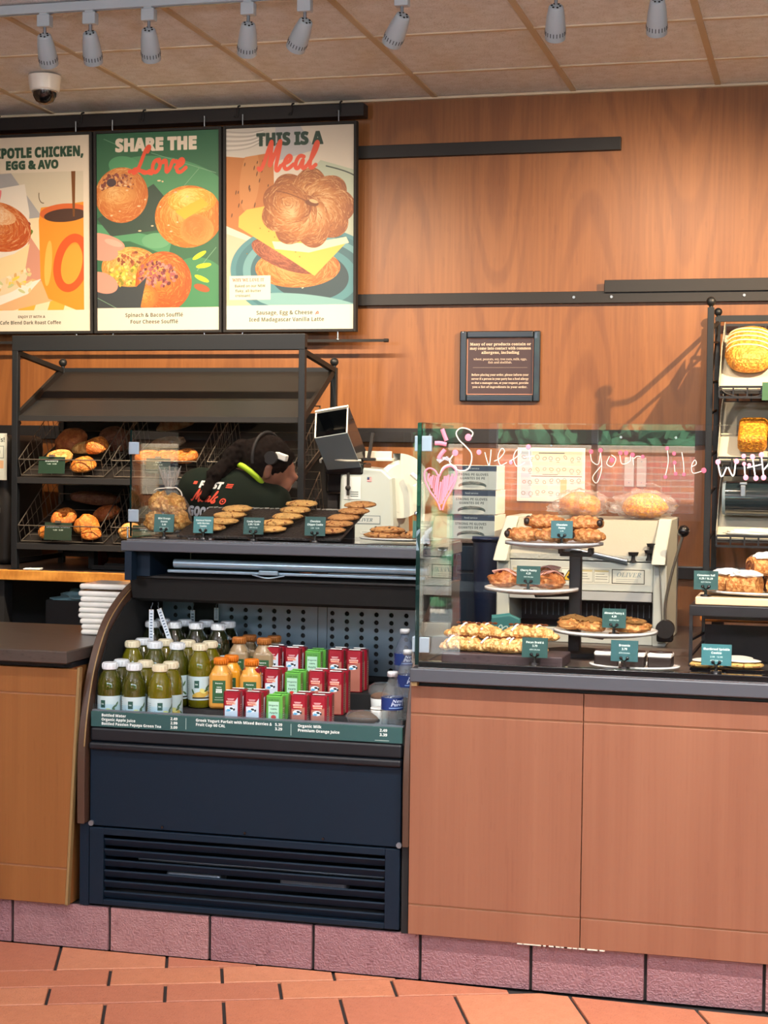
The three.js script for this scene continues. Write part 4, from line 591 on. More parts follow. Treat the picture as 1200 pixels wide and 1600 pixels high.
function lump(rx, ry, rz, { amp = .12, freq = 2.4, seed = 1, flat = .5, seg = 24, ridge = 0, ridges = 6, wrinkle = 0 } = {}) {
  const g = new THREE.SphereGeometry(1, seg, Math.round(seg * .7)), p = g.attributes.position;
  for (let i = 0; i < p.count; i++) {
    let x = p.getX(i), y = p.getY(i), z = p.getZ(i), k = 1 + amp * (noise3(x * freq + 9, y * freq + 5, z * freq + 3, seed) - .5) * 2 + wrinkle * (noise3(x * freq * 3.3, y * freq * 3.3, z * freq * 3.3, seed + 4) - .5);
    if (ridge) k += ridge * Math.abs(Math.sin(x * ridges)) - ridge * .5;
    x *= k; y *= k; z *= k; if (y < 0) y *= flat;
    p.setXYZ(i, x * rx, y * ry, z * rz);
  }
  g.translate(0, ry * flat, 0); g.computeVertexNormals(); return uvBox(g);
}
const bagelGeo = (R, r, seed) => { const g = new THREE.TorusGeometry(R, r, 14, 28).rotateX(Math.PI / 2), p = g.attributes.position; for (let i = 0; i < p.count; i++) { const k = 1 + .1 * (noise3(p.getX(i) * 40, p.getY(i) * 40, p.getZ(i) * 40, seed) - .5); p.setXYZ(i, p.getX(i) * k, (p.getY(i) + r) * .95, p.getZ(i) * k); } g.computeVertexNormals(); return uvBox(g); };
const bread = (name, label, cat, grp, pos, rot, parts) => { const t = thing(name, label, cat, pos, 0, grp); t.rotation.set(...rot); for (const [n, g, m] of parts) mesh(n, g, m, t); return t; };
const copyOf = (o, name, label, pos, rot) => { const c = o.clone(); c.name = numbered(name); c.userData = { ...o.userData, label }; c.position.set(...pos); c.rotation.set(...rot); scene.add(c); return c; };

// small green cards
const cardTex = (lines, bg = '#1d4a46', lightBg = false) => canvasTexture(160, 120, (c, w, h) => { c.fillStyle = bg; c.fillRect(0, 0, w, h); c.fillStyle = '#e6efe8'; c.textAlign = 'center'; c.font = 'bold 17px sans-serif'; lines.forEach((s, i) => { if (s.startsWith('-')) { c.font = '13px sans-serif'; s = s.slice(1); } c.fillText(s, w / 2, 34 + i * 21, 142); }); });
const cardBody = std(0x16403c, .5);
function card(label, lines, [x, y, z], w = .072, h = .055, turn = 0, bg, plain = false) {
  const t = thing('price_card', label, 'sign', [x, y, z], turn, 'green price cards'), lift = .018, tilt = -.12;
  const c = mesh('card', place(new THREE.BoxGeometry(w, h, .0016), 0, lift + h / 2, 0, tilt), cardBody, t); mesh('card_print', place(new THREE.PlaneGeometry(w - .001, h - .001), 0, lift + h / 2, .0012, tilt), std(0xffffff, .5, 0, { map: cardTex(lines, bg) }), t);
  if (plain) mesh('hanging_clip', [span(-.012, .012, lift + h - .002, lift + h + .008, -.006, .004, .001)], M.wire, t); else mesh('clip_holder', [cyl(.0035, .005, .02, 0, .012, .002), cyl(.014, .016, .005, 0, .0025, 0), bar([-.008, .026, .004], [0, .016, .003], .004), bar([.008, .026, .004], [0, .016, .003], .004), ball(.0048, -.0085, .027, .004), ball(.0048, .0085, .027, .004)], M.blackGloss, t);
  return t;
}

// ---------------------------------------------------------------- back bench and the bread rack at the back
{
  const t = thing('work_bench', 'back work bench with thick honey wood front edge under the black bread rack', 'bench', [0, 0, 0]);
  mesh('bench_top', span(-4.6, -1.56, .913, .953, -2.69, -1.87), M.laminate, t); mesh('front_edge', span(-4.6, -1.56, .911, .9535, -1.87, -1.848, .004), M.benchEdge, t);
  for (const x of [-3.33, -2.45, -1.62]) mesh('post', span(x - .03, x + .03, 0, .911, -1.95, -1.88), M.blackMatt, t);
  mesh('lower_shelf', span(-4.6, -1.58, .60, .62, -2.6, -1.9), M.laminate, t); mesh('back_panel', span(-4.6, -1.58, 0, .91, -2.69, -2.66), M.blackMatt, t); mesh('kick_panel', span(-4.6, -1.58, 0, .6, -2.0, -1.98), M.blackMatt, t);
  const bin = thing('storage_bin', 'dark blue storage bin with pale liner under the work bench', 'bin', [-3.02, .6205, -2.12]);
  mesh('bin_shell', [span(-.15, .15, 0, .012, -.12, .12), span(-.15, -.14, .012, .2, -.12, .12), span(.14, .15, .012, .2, -.12, .12), span(-.14, .14, .012, .2, .11, .12), span(-.14, .14, .012, .2, -.12, -.11)], M.navyDark, bin);
  mesh('liner', uvBox(lump(.145, .035, .11, { amp: .5, freq: 4, seed: 5 }).translate(0, .185, 0)), std(0x8fb7c2, .4), bin);
  const bx = thing('cardboard_box', 'open brown cardboard box behind the dark blue bin under the bench', 'box', [-2.98, .6205, -2.42], .1); mesh('carton', span(-.16, .16, 0, .24, -.12, .12, .002), std(0x8a5f38, .85), bx); mesh('flap', place(new THREE.BoxGeometry(.32, .004, .1), 0, .262, .12, -.5), std(0x8a5f38, .85), bx);
  const b2 = thing('storage_box', 'flat grey brown box beside the dark bin under the bench', 'box', [-2.68, .6205, -2.16]); mesh('box_body', span(-.13, .13, 0, .13, -.12, .12, .004), std(0x4a4038, .7), b2); mesh('lid', span(-.135, .135, .131, .16, -.125, .125, .004), std(0x54493f, .7), b2);
  const pp = thing('receipt_slip', 'small white paper slip on the honey wood bench edge', 'paper', [-3.18, .954, -1.9], .2); mesh('slip', rbox(.07, .006, .05, .002, 0, .0035, 0), M.paper, pp);
  const tray = thing('black_tray', 'small flat black tray on the bench under the bread rack', 'tray', [-2.86, .954, -2.06]); mesh('tray_base', span(-.1, .1, .001, .012, -.07, .07, .003), M.blackMatt, tray); mesh('tray_rim', [span(-.1, .1, .012, .02, .064, .07), span(-.1, .1, .012, .02, -.07, -.064)], M.ironBrown, tray);
  const ap = thing('red_apple', 'dark red apple on the bench under the lower bread tray', 'apple', [-3.03, .954, -2.22]); mesh('fruit', lathe([[0, .01], [.02, 0], [.038, .02], [.042, .045], [.034, .07], [.015, .078], [0, .07]], 22), B.red, ap); mesh('stalk', rod([0, .068, 0], [.006, .09, 0], .002), M.ironBrown, ap);
}
{
  const X0 = -3.262, X1 = -2.018, ZF = -1.9, ZB = -2.34;
  const t = thing('bread_rack', 'large black metal bread rack with sloped canopy shelves and wire baskets', 'rack', [0, 0, 0]);
  for (const x of [X0, X1]) { mesh('front_post', span(x - .013, x + .013, .9545, 1.87, ZF - .013, ZF + .013, .002), M.iron, t); mesh('back_post', [span(x - .013, x + .013, .9545, 1.812, ZB - .013, ZB + .013, .002)], M.iron, t); mesh('ball_finial', [ball(.018, x, 1.836, ZB), cyl(.008, .008, .014, x, 1.817, ZB)], M.iron, t); mesh('side_bar', bar([x, 1.853, ZF], [x, 1.80, ZB], .02), M.ironBrown, t); mesh('side_bar', bar([x, .99, ZF], [x, .99, ZB], .02), M.ironBrown, t); }
  mesh('top_beam', span(X0 - .013, X1 + .013, 1.858, 1.922, ZF - .02, ZF + .014, .003), M.iron, t);
  mesh('back_beam', [span(X0, X1, 1.79, 1.812, ZB - .01, ZB + .01)], M.iron, t); mesh('back_panel', span(X0 + .013, X1 - .013, .99, 1.62, ZB - .006, ZB), M.blackMatt, t);
  mesh('base_bar', [span(X0 + .013, X1 - .013, .985, 1.0, ZB - .008, ZB + .008)], M.iron, t);
  const sheet = (za, ya, zb, yb, m, n) => mesh(n, [sideways(prism([[za, ya], [zb, yb], [zb, yb - .006], [za, ya - .006]], X1 - X0 - .03, .001)).translate(X1 - .015, 0, 0)], m, t);
  sheet(-2.33, 1.795, -2.13, 1.70, M.ironBrown, 'canopy_sheet'); sheet(-2.09, 1.672, -1.905, 1.592, M.iron, 'canopy_sheet'); mesh('canopy_step', [sideways(prism([[-2.13, 1.70], [-2.09, 1.672], [-2.09, 1.665], [-2.13, 1.69]], X1 - X0 - .03)).translate(X1 - .015, 0, 0)], M.blackMatt, t);
  mesh('canopy_lip', span(X0 + .013, X1 - .013, 1.57, 1.592, -1.915, -1.9), M.blackMatt, t);
  for (const x of [X0, X1]) mesh('canopy_side', [bar([x, 1.80, -2.33], [x, 1.585, -1.905], .014, .03), bar([x, 1.585, -1.905], [x, 1.555, -1.93], .012, .02)], M.ironBrown, t);
  for (const y of [1.333, 1.06]) { const s = mesh('tray_shelf', [sideways(prism([[-1.9, y], [-2.33, y + .17], [-2.33, y + .162], [-1.9, y - .01]], X1 - X0 - .026)).translate(X1 - .013, 0, 0)], M.ironBrown, t); mesh('shelf_lip', span(X0 + .013, X1 - .013, y - .022, y + .004, -1.9, -1.886, .002), M.blackMatt, s); }
  mesh('centre_post', [span(-3.005, -2.98, .9545, 1.05, -2.1, -2.06)], M.blackMatt, t);
}
{ // wire baskets on the two sloped trays
  const W = .37, D = .40, sl = Math.atan2(.17, .43), wires = (list, r) => list.map(([a, b]) => rod(a, b, r, 4));
  const mk = () => {
    const t = new THREE.Group(), hf = .075, hb = .17, f = [], thin = [], z = (u) => -u * D;
    for (const s of [-1, 1]) { f.push([[s * W / 2, hf, 0], [s * W / 2, hb, z(1)]], [[s * W / 2, .004, 0], [s * W / 2, .004, z(1)]]); for (let k = 0; k <= 9; k++) thin.push([[s * W / 2, .004, z(k / 9)], [s * W / 2, mix(hf, hb, k / 9), z(k / 9)]]); thin.push([[s * W / 2, hf * .55, 0], [s * W / 2, hb * .55, z(1)]]); }
    f.push([[-W / 2, hf, 0], [W / 2, hf, 0]], [[-W / 2, .004, 0], [W / 2, .004, 0]], [[-W / 2, hb, z(1)], [W / 2, hb, z(1)]]);
    for (let k = 1; k < 8; k++) thin.push([[-W / 2 + W * k / 8, .004, 0], [-W / 2 + W * k / 8, hf, 0]]); for (const k of [.3, .55, .8, 1]) thin.push([[-W / 2, hb * k, z(1)], [W / 2, hb * k, z(1)]]); for (let k = 1; k < 6; k++) thin.push([[-W / 2, .004, z(k / 6)], [W / 2, .004, z(k / 6)]]);
    mesh('rim_wire', wires(f, .0026), M.wire, t); mesh('mesh_wire', wires(thin, .0014), M.wire, t); return t;
  };
  const base = mk(), word = ['nearest the black rack post', 'in the middle of the rack', 'nearest the slicer'];
  [['upper', 1.339], ['lower', 1.066]].forEach(([row, y]) => [-3.055, -2.64, -2.225].forEach((x, i) => { const o = base.clone(); o.name = numbered('wire_basket'); o.position.set(x, y + .002, -1.91); o.rotation.x = sl; tag(o, `wire bread basket on the ${row} sloped tray, ${word[i]}`, 'basket', 'wire bread baskets'); scene.add(o); }));
  const on = (x, u, y0, lift = 0) => [x, y0 + .008 + u * .17 / .43 + lift, -1.9 - u];  // a spot u metres up the slope
  const bagel = (m, l, pos, rot, k) => bread('bagel', l, 'bagel', 'bagels in the wire baskets', pos, rot, [['crust', bagelGeo(.034, .021, k), m]]);
  const U = 1.342, L = 1.069, g1 = 'rolls and bagels in the wire baskets';
  const roll = (name, l, pos, rot, m, s, k) => bread(name, l, 'bread', g1, pos, rot, [['crust', lump(s[0], s[1], s[2], { seed: k, amp: .1 }), m]]);
  bagel(B.pale, 'pale bagel at the front of the upper basket behind its green card', on(-3.09, .06, U, .03), [sl, 0, 0], 1); roll('bread_roll', 'golden bread roll against the front wires of the upper basket', on(-2.97, .04, U), [sl, .4, 0], B.gold, [.055, .042, .05], 3);
  roll('bread_roll', 'speckled golden roll on top, beside the front roll in the upper basket', on(-2.94, .11, U, .055), [sl, 1, .2], B.cheese, [.05, .04, .055], 4); roll('bread_roll', 'pale oval roll in the middle of the upper basket', on(-3.02, .16, U, .03), [sl, .2, 0], B.pale, [.06, .03, .04], 5);
  roll('rye_loaf', 'big brown rye loaf leaning at the back of the upper basket', on(-3.115, .25, U, .02), [sl + .5, 0, .2], B.brown, [.078, .05, .07], 6); roll('rye_loaf', 'dark loaf beside the brown rye loaf at the back of the upper basket', on(-2.94, .29, U, .02), [sl + .5, 0, -.2], B.dark, [.075, .045, .06], 7);
  bagel(B.cheese, 'toasted cheese bagel behind the green card of the lower basket', on(-3.07, .07, L, .05), [sl + .25, 0, 0], 8); bagel(B.gold, 'golden bagel under the toasted cheese bagel in the lower basket', on(-3.12, .05, L), [sl, 0, .1], 9);
  roll('bread_roll', 'shiny brown roll at the front right corner of the lower basket', on(-2.965, .06, L, .01), [sl, .6, 0], B.gold, [.055, .05, .05], 10); roll('bread_roll', 'small brown roll lying low by the front wires of the lower basket', on(-2.93, .03, L), [sl, 0, 0], B.cheese, [.045, .03, .04], 11); roll('bread_roll', 'dark brown roll behind the shiny one in the lower basket', on(-2.92, .17, L, .02), [sl, 0, .3], B.brown, [.07, .04, .05], 12); roll('baguette', 'dark baguette standing at the back of the lower basket', on(-3.03, .28, L, .05), [sl + .6, .3, -.5], B.dark, [.11, .03, .035], 13);
  roll('bread_roll', 'pale yellow roll in the middle lower basket', on(-2.76, .04, L), [sl, 0, 0], B.pale, [.05, .045, .045], 14);
  for (const [x, u, k] of [[-2.70, .07, 15], [-2.62, .075, 16], [-2.54, .085, 17]]) bagel(B.cheese, `orange topped bagel in the middle upper basket, ${['nearest the scone bag', 'between its two neighbours', "nearest the worker's shoulder"][k - 15]}`, on(x, u, U, .03), [sl, 0, 0], k);
  for (const [x, u, w, k] of [[-2.68, .23, 'lower', 20], [-2.66, .28, 'upper', 21], [-2.53, .33, 'back', 22]]) roll('grey_baguette', `dusty grey baguette, ${w} one of the pile in the middle upper basket`, on(x, u, U, [.02, .085, .15][k - 20]), [sl, .2, .15], B.grey, [.085, .035, .04], k);
  card('dark green card on the upper basket of bagels', ['Blueberry', '-1.89   9.99'], [-3.09, 1.335, -1.882], .118, .07, 0, '#12301f', true); card('dark green card on the lower basket of bagels', ['Cinnamon Crunch', '-1.89   9.99'], [-3.06, 1.062, -1.882], .122, .072, 0, '#1c2e1e', true); card('dark green card on the middle upper basket, beside the worker', ['Plain', '-1.59   9.49'], [-2.62, 1.342, -1.882], .105, .062, 0, '#14261c', true); card('dark green card on the middle lower basket of rolls', ['Asiago', '-1.99'], [-2.68, 1.069, -1.882], .1, .062, 0, '#12301f', true);
}
{ // at the edge: brewer with a notice
  const t = thing('coffee_brewer', 'black coffee brewer with a white notice beside the bread rack', 'machine', [-3.56, .954, -2.25]);
  mesh('brewer_body', span(-.3, .16, .0, .56, -.2, .14, .03), M.ironBrown, t); mesh('front_panel', span(-.29, .12, .3, .55, .141, .16, .008), M.blackGloss, t); mesh('drip_shelf', span(-.29, .12, .22, .25, .141, .2, .006), M.cream, t); mesh('scallop_trim', Array.from({ length: 12 }, (_, i) => cyl(.018, .018, .014, -.27 + i * .034, .222, .2, Math.PI / 2, 0, 0, 12)), M.cream, t);
  const tx = canvasTexture(160, 220, (c, w, h) => { c.fillStyle = '#d5ddd2'; c.fillRect(0, 0, w, h); c.fillStyle = '#3a4440'; c.font = 'bold 30px sans-serif'; c.textAlign = 'right'; c.fillText('Friends!', 150, 40); c.strokeStyle = '#8a9690'; c.lineWidth = 4; c.strokeRect(60, 60, 84, 56); c.beginPath(); c.arc(104, 88, 20, 0, 7); c.stroke(); c.fillStyle = '#dcb489'; c.fillRect(60, 128, 84, 38); });
  const n = thing('paper_notice', 'white printed notice taped to the black coffee brewer', 'notice', [-3.47, 1.42, -2.088]); mesh('sheet', box(.14, .2, .002), M.paper, n); mesh('notice_print', place(new THREE.PlaneGeometry(.138, .198), 0, 0, .0014), std(0xffffff, .7, 0, { map: tx }), n);
}
// ---------------------------------------------------------------- wire bread rack at the right end
{
  const t = thing('wire_rack', 'black iron bread rack with ball finials and sloped shelves at the end of the wall', 'rack', [0, 0, 0]);
  const X0 = -.452, X1 = .42, ZF = -2.2, ZB = -2.63, TB = -2.5;
  for (const x of [X0, X1]) { mesh('front_post', span(x - .0125, x + .0125, .93, 2.035, ZF - .0125, ZF + .0125, .002), M.iron, t); mesh('back_post', span(x - .011, x + .011, .93, 2.035, ZB - .011, ZB + .011, .002), M.iron, t); mesh('ball_finial', [ball(.019, x, 2.058, ZF), cyl(.008, .008, .016, x, 2.038, ZF), ball(.017, x, 2.055, ZB), cyl(.007, .007, .016, x, 2.038, ZB)], M.iron, t);
    mesh('side_rail', [tube([[x, 2.02, ZF], [x, 1.97, -2.3], [x, 1.975, -2.38], [x, 2.01, ZB]], .009, 14, 6), ...[1.9, 1.74, 1.62, 1.45, 1.3, 1.12].map((y) => bar([x, y, ZF], [x, y + .03, ZB], .008)), rod([x, 2.0, ZB], [x, 1.68, ZF], .004)], M.ironBrown, t); }
  mesh('back_rail', span(X0, X1, 2.015, 2.04, ZB - .008, ZB + .008), M.iron, t); mesh('back_rail', span(X0, X1, .96, .98, ZB - .008, ZB + .008), M.iron, t);
  const liner = std(0x9a9a90, .7), linerIn = std(0xb9b6a6, .75);
  [[1.725, 1.96], [1.452, 1.69], [1.15, 1.39]].forEach(([yf, yb], i) => {
    const s = mesh('shelf', [sideways(prism([[-2.16, yf - .026], [TB + .01, yb - .03], [TB + .01, yb - .022], [-2.16, yf - .018]], X1 - X0 - .07)).translate(X1 - .035, 0, 0)], M.blackMatt, t), w = [];
    w.push(bar([X0 + .04, yf, -2.155], [X1 - .04, yf, -2.155], .009), bar([X0 + .04, yf - .04, -2.155], [X1 - .04, yf - .04, -2.155], .009), bar([X0 + .04, yb + .03, TB], [X1 - .04, yb + .03, TB], .01), bar([X0 + .04, yb - .012, TB], [X1 - .04, yb - .012, TB], .01));
    for (let k = 0; k <= 15; k++) w.push(bar([X0 + .04 + k * .053, yf, -2.155], [X0 + .04 + k * .053, yf - .04, -2.155], .006), bar([X0 + .04 + k * .053, yb + .03, TB], [X0 + .04 + k * .053, yb - .03, TB], .007));
    if (i === 0) for (let k = 0; k < 4; k++) w.push(tube(Array.from({ length: 9 }, (_, a) => [X0 + .045 + k * .2 + .095 * (1 - Math.cos(a * Math.PI / 8)), yf - .04 * Math.sin(a * Math.PI / 8), -2.153]), .0035, 16, 5));
    mesh('guard_bars', w, M.black, s);
    const li = mesh('shelf_liner', [sideways(prism([[-2.165, yf - .015], [TB + .015, yb - .015], [TB + .015, yb - .012], [-2.165, yf - .012]], X1 - X0 - .08)).translate(X1 - .04, 0, 0)], linerIn, s);
    mesh('liner_side', [sideways(prism([[-2.165, yf - .015], [-2.16, yf + .02], [-2.3, yf + .17], [TB + .03, yb + .04], [TB + .03, yb - .015]], .003)).translate(X0 + .04, 0, 0)], liner, li);
  });
  const slope = Math.atan2(.237, .34), loafGeo = (w, h, l, seed) => { // long loaf seen end-on, scored across
    const g = new THREE.SphereGeometry(1, 36, 44), p = g.attributes.position; for (let i = 0; i < p.count; i++) { let x = p.getX(i), y = p.getY(i), z = p.getZ(i); const e = (v, k) => Math.sign(v) * Math.pow(Math.abs(v), k); let k = 1 + .03 * (noise3(x * 3, y * 3, z * 3, seed) - .5); if (y > -.1) k += .035 * Math.pow(Math.abs(Math.sin((z * 5 + Math.abs(x) * .8))), 6); x = e(x, .8) * k; y = e(y, .85) * k; z = e(z, .75); if (y < 0) y *= .6; p.setXYZ(i, x * w / 2, y * h * .62 + h * .37, z * l / 2); } g.computeVertexNormals(); return uvBox(g); };
  const L = (label, x, y, z, w, h, l, m, seed, rx = slope) => bread('bread_loaf', label, 'bread', 'loaves on the wire rack', [x, y, z], [rx, 0, 0], [['crust', loafGeo(w, h, l, seed), m], ['score_line', [-.42, -.2, .02, .24, .46].map((k) => tube(Array.from({ length: 11 }, (_, i) => { const a = .35 + i * .244, q = Math.pow(1 - Math.pow(Math.abs(k), 2.6), .45), e = (v, n) => Math.sign(v) * Math.pow(Math.abs(v), n); return [e(Math.cos(a), .8) * q * w / 2 * 1.03, e(Math.sin(a), .85) * q * h * .648 + h * .37, -k * l / 2 + .012 * Math.cos(a)]; }), .0036, 24, 5)), B.score]]);
  L('big golden scored loaf on the top shelf of the wire rack', -.303, 1.84, -2.33, .19, .11, .26, B.loaf, 3, slope + .05); L('golden loaf beside the big scored loaf, mostly cut by the picture edge', -.115, 1.838, -2.33, .19, .11, .26, B.loaf, 4, slope + .05);
  const sq = (label, x, y, z, m, seed) => { const g = new RoundedBoxGeometry(.11, .075, .16, 5, .022), p = g.attributes.position; for (let i = 0; i < p.count; i++) { const k = 1 + .06 * (noise3(p.getX(i) * 30, p.getY(i) * 30, p.getZ(i) * 12, seed) - .5); p.setXYZ(i, p.getX(i) * k, p.getY(i) * k + .038, p.getZ(i)); } g.computeVertexNormals(); return bread('sandwich_loaf', label, 'bread', 'square loaves on the middle shelf', [x, y, z], [slope, 0, 0], [['crust', uvBox(g), m]]); };
  sq('yellow square loaf on the middle shelf of the wire rack', -.285, 1.512, -2.245, B.loafYellow, 8); sq('taller orange loaf beside the yellow square loaf on the middle shelf', -.165, 1.53, -2.27, B.loaf, 9);
  const bin = thing('bread_bin', 'dark glossy plastic bread bin lying on the lowest rack shelf', 'bin', [-.385, 1.235, -2.225]), gg = phys(0x1d2a30, .12, { clearcoat: 1 });
  mesh('bin_shell', place(new THREE.CylinderGeometry(.066, .072, .6, 28), .3, .06, 0, 0, 0, Math.PI / 2), gg, bin); mesh('bin_end', [place(new THREE.CylinderGeometry(.063, .068, .012, 28), -.004, .06, 0, 0, 0, Math.PI / 2)], M.grayBlue, bin); mesh('latch', [rbox(.02, .045, .014, .004, .07, .09, .07), rbox(.03, .012, .02, .004, .07, .118, .052)], M.steel, bin);
  const wr = thing('white_wrapper', 'crumpled white bread wrapper at the front of the lowest rack shelf', 'wrapper', [-.25, 1.152, -2.175]); mesh('wrapper_sheet', lump(.13, .018, .012, { amp: .3, freq: 5, seed: 31, wrinkle: .3 }), phys(0xd9d9d0, .35), wr); mesh('fold', rod([-.1, .022, .0], [.12, .024, .004], .003), M.white, wr);
  card('green card hanging on the top shelf of the wire rack', ['Country', '-5.99'], [-.205, 1.655, -2.145], .09, .07, 0, '#2c5a3c', true); card('green card on the middle shelf of the wire rack', ['White Loaf', '-5.99'], [-.185, 1.395, -2.145], .08, .06, 0, '#1f4a3c', true);
}

// ---------------------------------------------------------------- lower bench at the right, slicers, boxes
{
  const t = thing('stand_counter', 'low brown counter under the bread slicer behind the pastry case', 'counter', [0, 0, 0]);
  mesh('counter_top', span(-1.53, .6, .705, .743, -2.69, -1.8, .003), M.laminate, t); mesh('counter_body', span(-1.5, .6, .1, .705, -2.66, -1.86), M.panel, t); mesh('plinth', span(-1.5, .6, 0, .1, -2.66, -1.9), M.blackMatt, t);
  mesh('front_door', [0, 1, 2, 3].map((k) => span(-1.48 + k * .5, -1.0 + k * .5, .12, .69, -1.859, -1.845, .003)), M.panel, t);
  const rail = thing('lower_rail', 'short black rail low on the wood wall beside the slicer lever', 'rail', [0, .965, -2.71]); mesh('rail_strip', span(-.66, .6, -.024, .024, 0, .03, .002), M.rail, rail); mesh('top_lip', span(-.66, .6, .0245, .03, 0, .032), M.chrome, rail);
  const cab = thing('tall_cabinet', 'dark narrow cabinet carrying the glove boxes behind the glass', 'cabinet', [-1.38, .744, -2.38]); mesh('cabinet_body', span(-.14, .13, 0, .35, -.2, .18), M.navyDark, cab); mesh('drawer', span(-.13, .12, .24, .34, .181, .192, .003), M.navy, cab); mesh('cabinet_door', span(-.13, .12, .01, .23, .181, .192, .003), M.navy, cab); mesh('cabinet_top', span(-.15, .14, .351, .366, -.21, .2, .002), M.laminate, cab);
  const gl = canvasTexture(256, 128, (c, w, h) => { c.fillStyle = '#c6cfd2'; c.fillRect(0, 0, w, h); c.fillStyle = '#26405f'; c.fillRect(0, 0, w, 30); c.fillStyle = '#2c3c4a'; c.font = 'bold 18px sans-serif'; c.textAlign = 'center'; c.fillText('STRONG PE GLOVES', 128, 54); c.fillText('GUANTES DE PE', 128, 74); c.fillStyle = '#4a5c60'; c.beginPath(); c.ellipse(128, 108, 74, 24, 0, 0, 7); c.fill(); c.fillStyle = '#e8ebe8'; c.beginPath(); c.ellipse(128, 116, 70, 14, 0, 0, 7); c.fill(); c.fillStyle = '#e9ecec'; c.font = '13px sans-serif'; c.fillText('food service', 128, 20); });
  const gm = std(0xaab4b8, .6, 0, { map: gl });
  ['bottom', 'middle', 'top'].forEach((w, i) => { const b = thing('glove_box', `white and blue glove box, ${w} one of the stack on the dark cabinet`, 'box', [-1.392, 1.111 + i * .1, -2.31 + i * .004], .03 * (i - 1), 'stack of glove boxes'); mesh('box_body', span(-.1, .1, 0, .0985, -.1, .1, .002), M.paper, b); mesh('box_print', place(new THREE.PlaneGeometry(.198, .097), 0, .049, .1008), gm, b); mesh('glove_tip', lump(.045, .012, .02, { seed: i, amp: .4, freq: 5 }).translate(0, .02, .095), M.plastic, b); });
  const lid = thing('blue_tub', 'blue plastic tub between the glove boxes and the bread slicer', 'tub', [-1.30, .744, -2.1]); mesh('tub_body', lathe([[0, 0], [.05, 0], [.06, .36], [.063, .365], [0, .365]], 24), std(0x0b1a34, .4), lid); mesh('tub_lid', lathe([[0, .386], [.064, .384], [.066, .367], [0, .367]], 24), std(0x0e2040, .35), lid);
}
{
  const t = thing('paper_bag', 'small teal paper bag lying on the low counter behind the pecan braids', 'bag', [-1.18, .744, -1.845], .1), tm = std(0xffffff, .7, 0, { map: canvasTexture(128, 128, (c, w, h) => { c.fillStyle = '#2f7278'; c.fillRect(0, 0, w, h); c.strokeStyle = '#b8d4d2'; c.lineWidth = 6; c.beginPath(); c.moveTo(30, 70); c.bezierCurveTo(40, 20, 60, 30, 50, 70); c.bezierCurveTo(60, 40, 90, 30, 74, 70); c.bezierCurveTo(90, 60, 96, 50, 104, 40); c.stroke(); }) });
  mesh('bag_body', prism([[-.06, 0], [.06, 0], [.058, .085], [.02, .1], [-.05, .09]], .04, .004, -.02), std(0x2f7278, .7), t); mesh('bag_print', place(new THREE.PlaneGeometry(.1, .075), 0, .045, .0206), tm, t); mesh('folded_edge', bar([-.05, .09, 0], [.02, .1, 0], .012), std(0x3d868c, .7), t);
}
const stickerTex = (draw, w = 256, h = 128) => std(0xffffff, .4, 0, { map: canvasTexture(w, h, draw) });
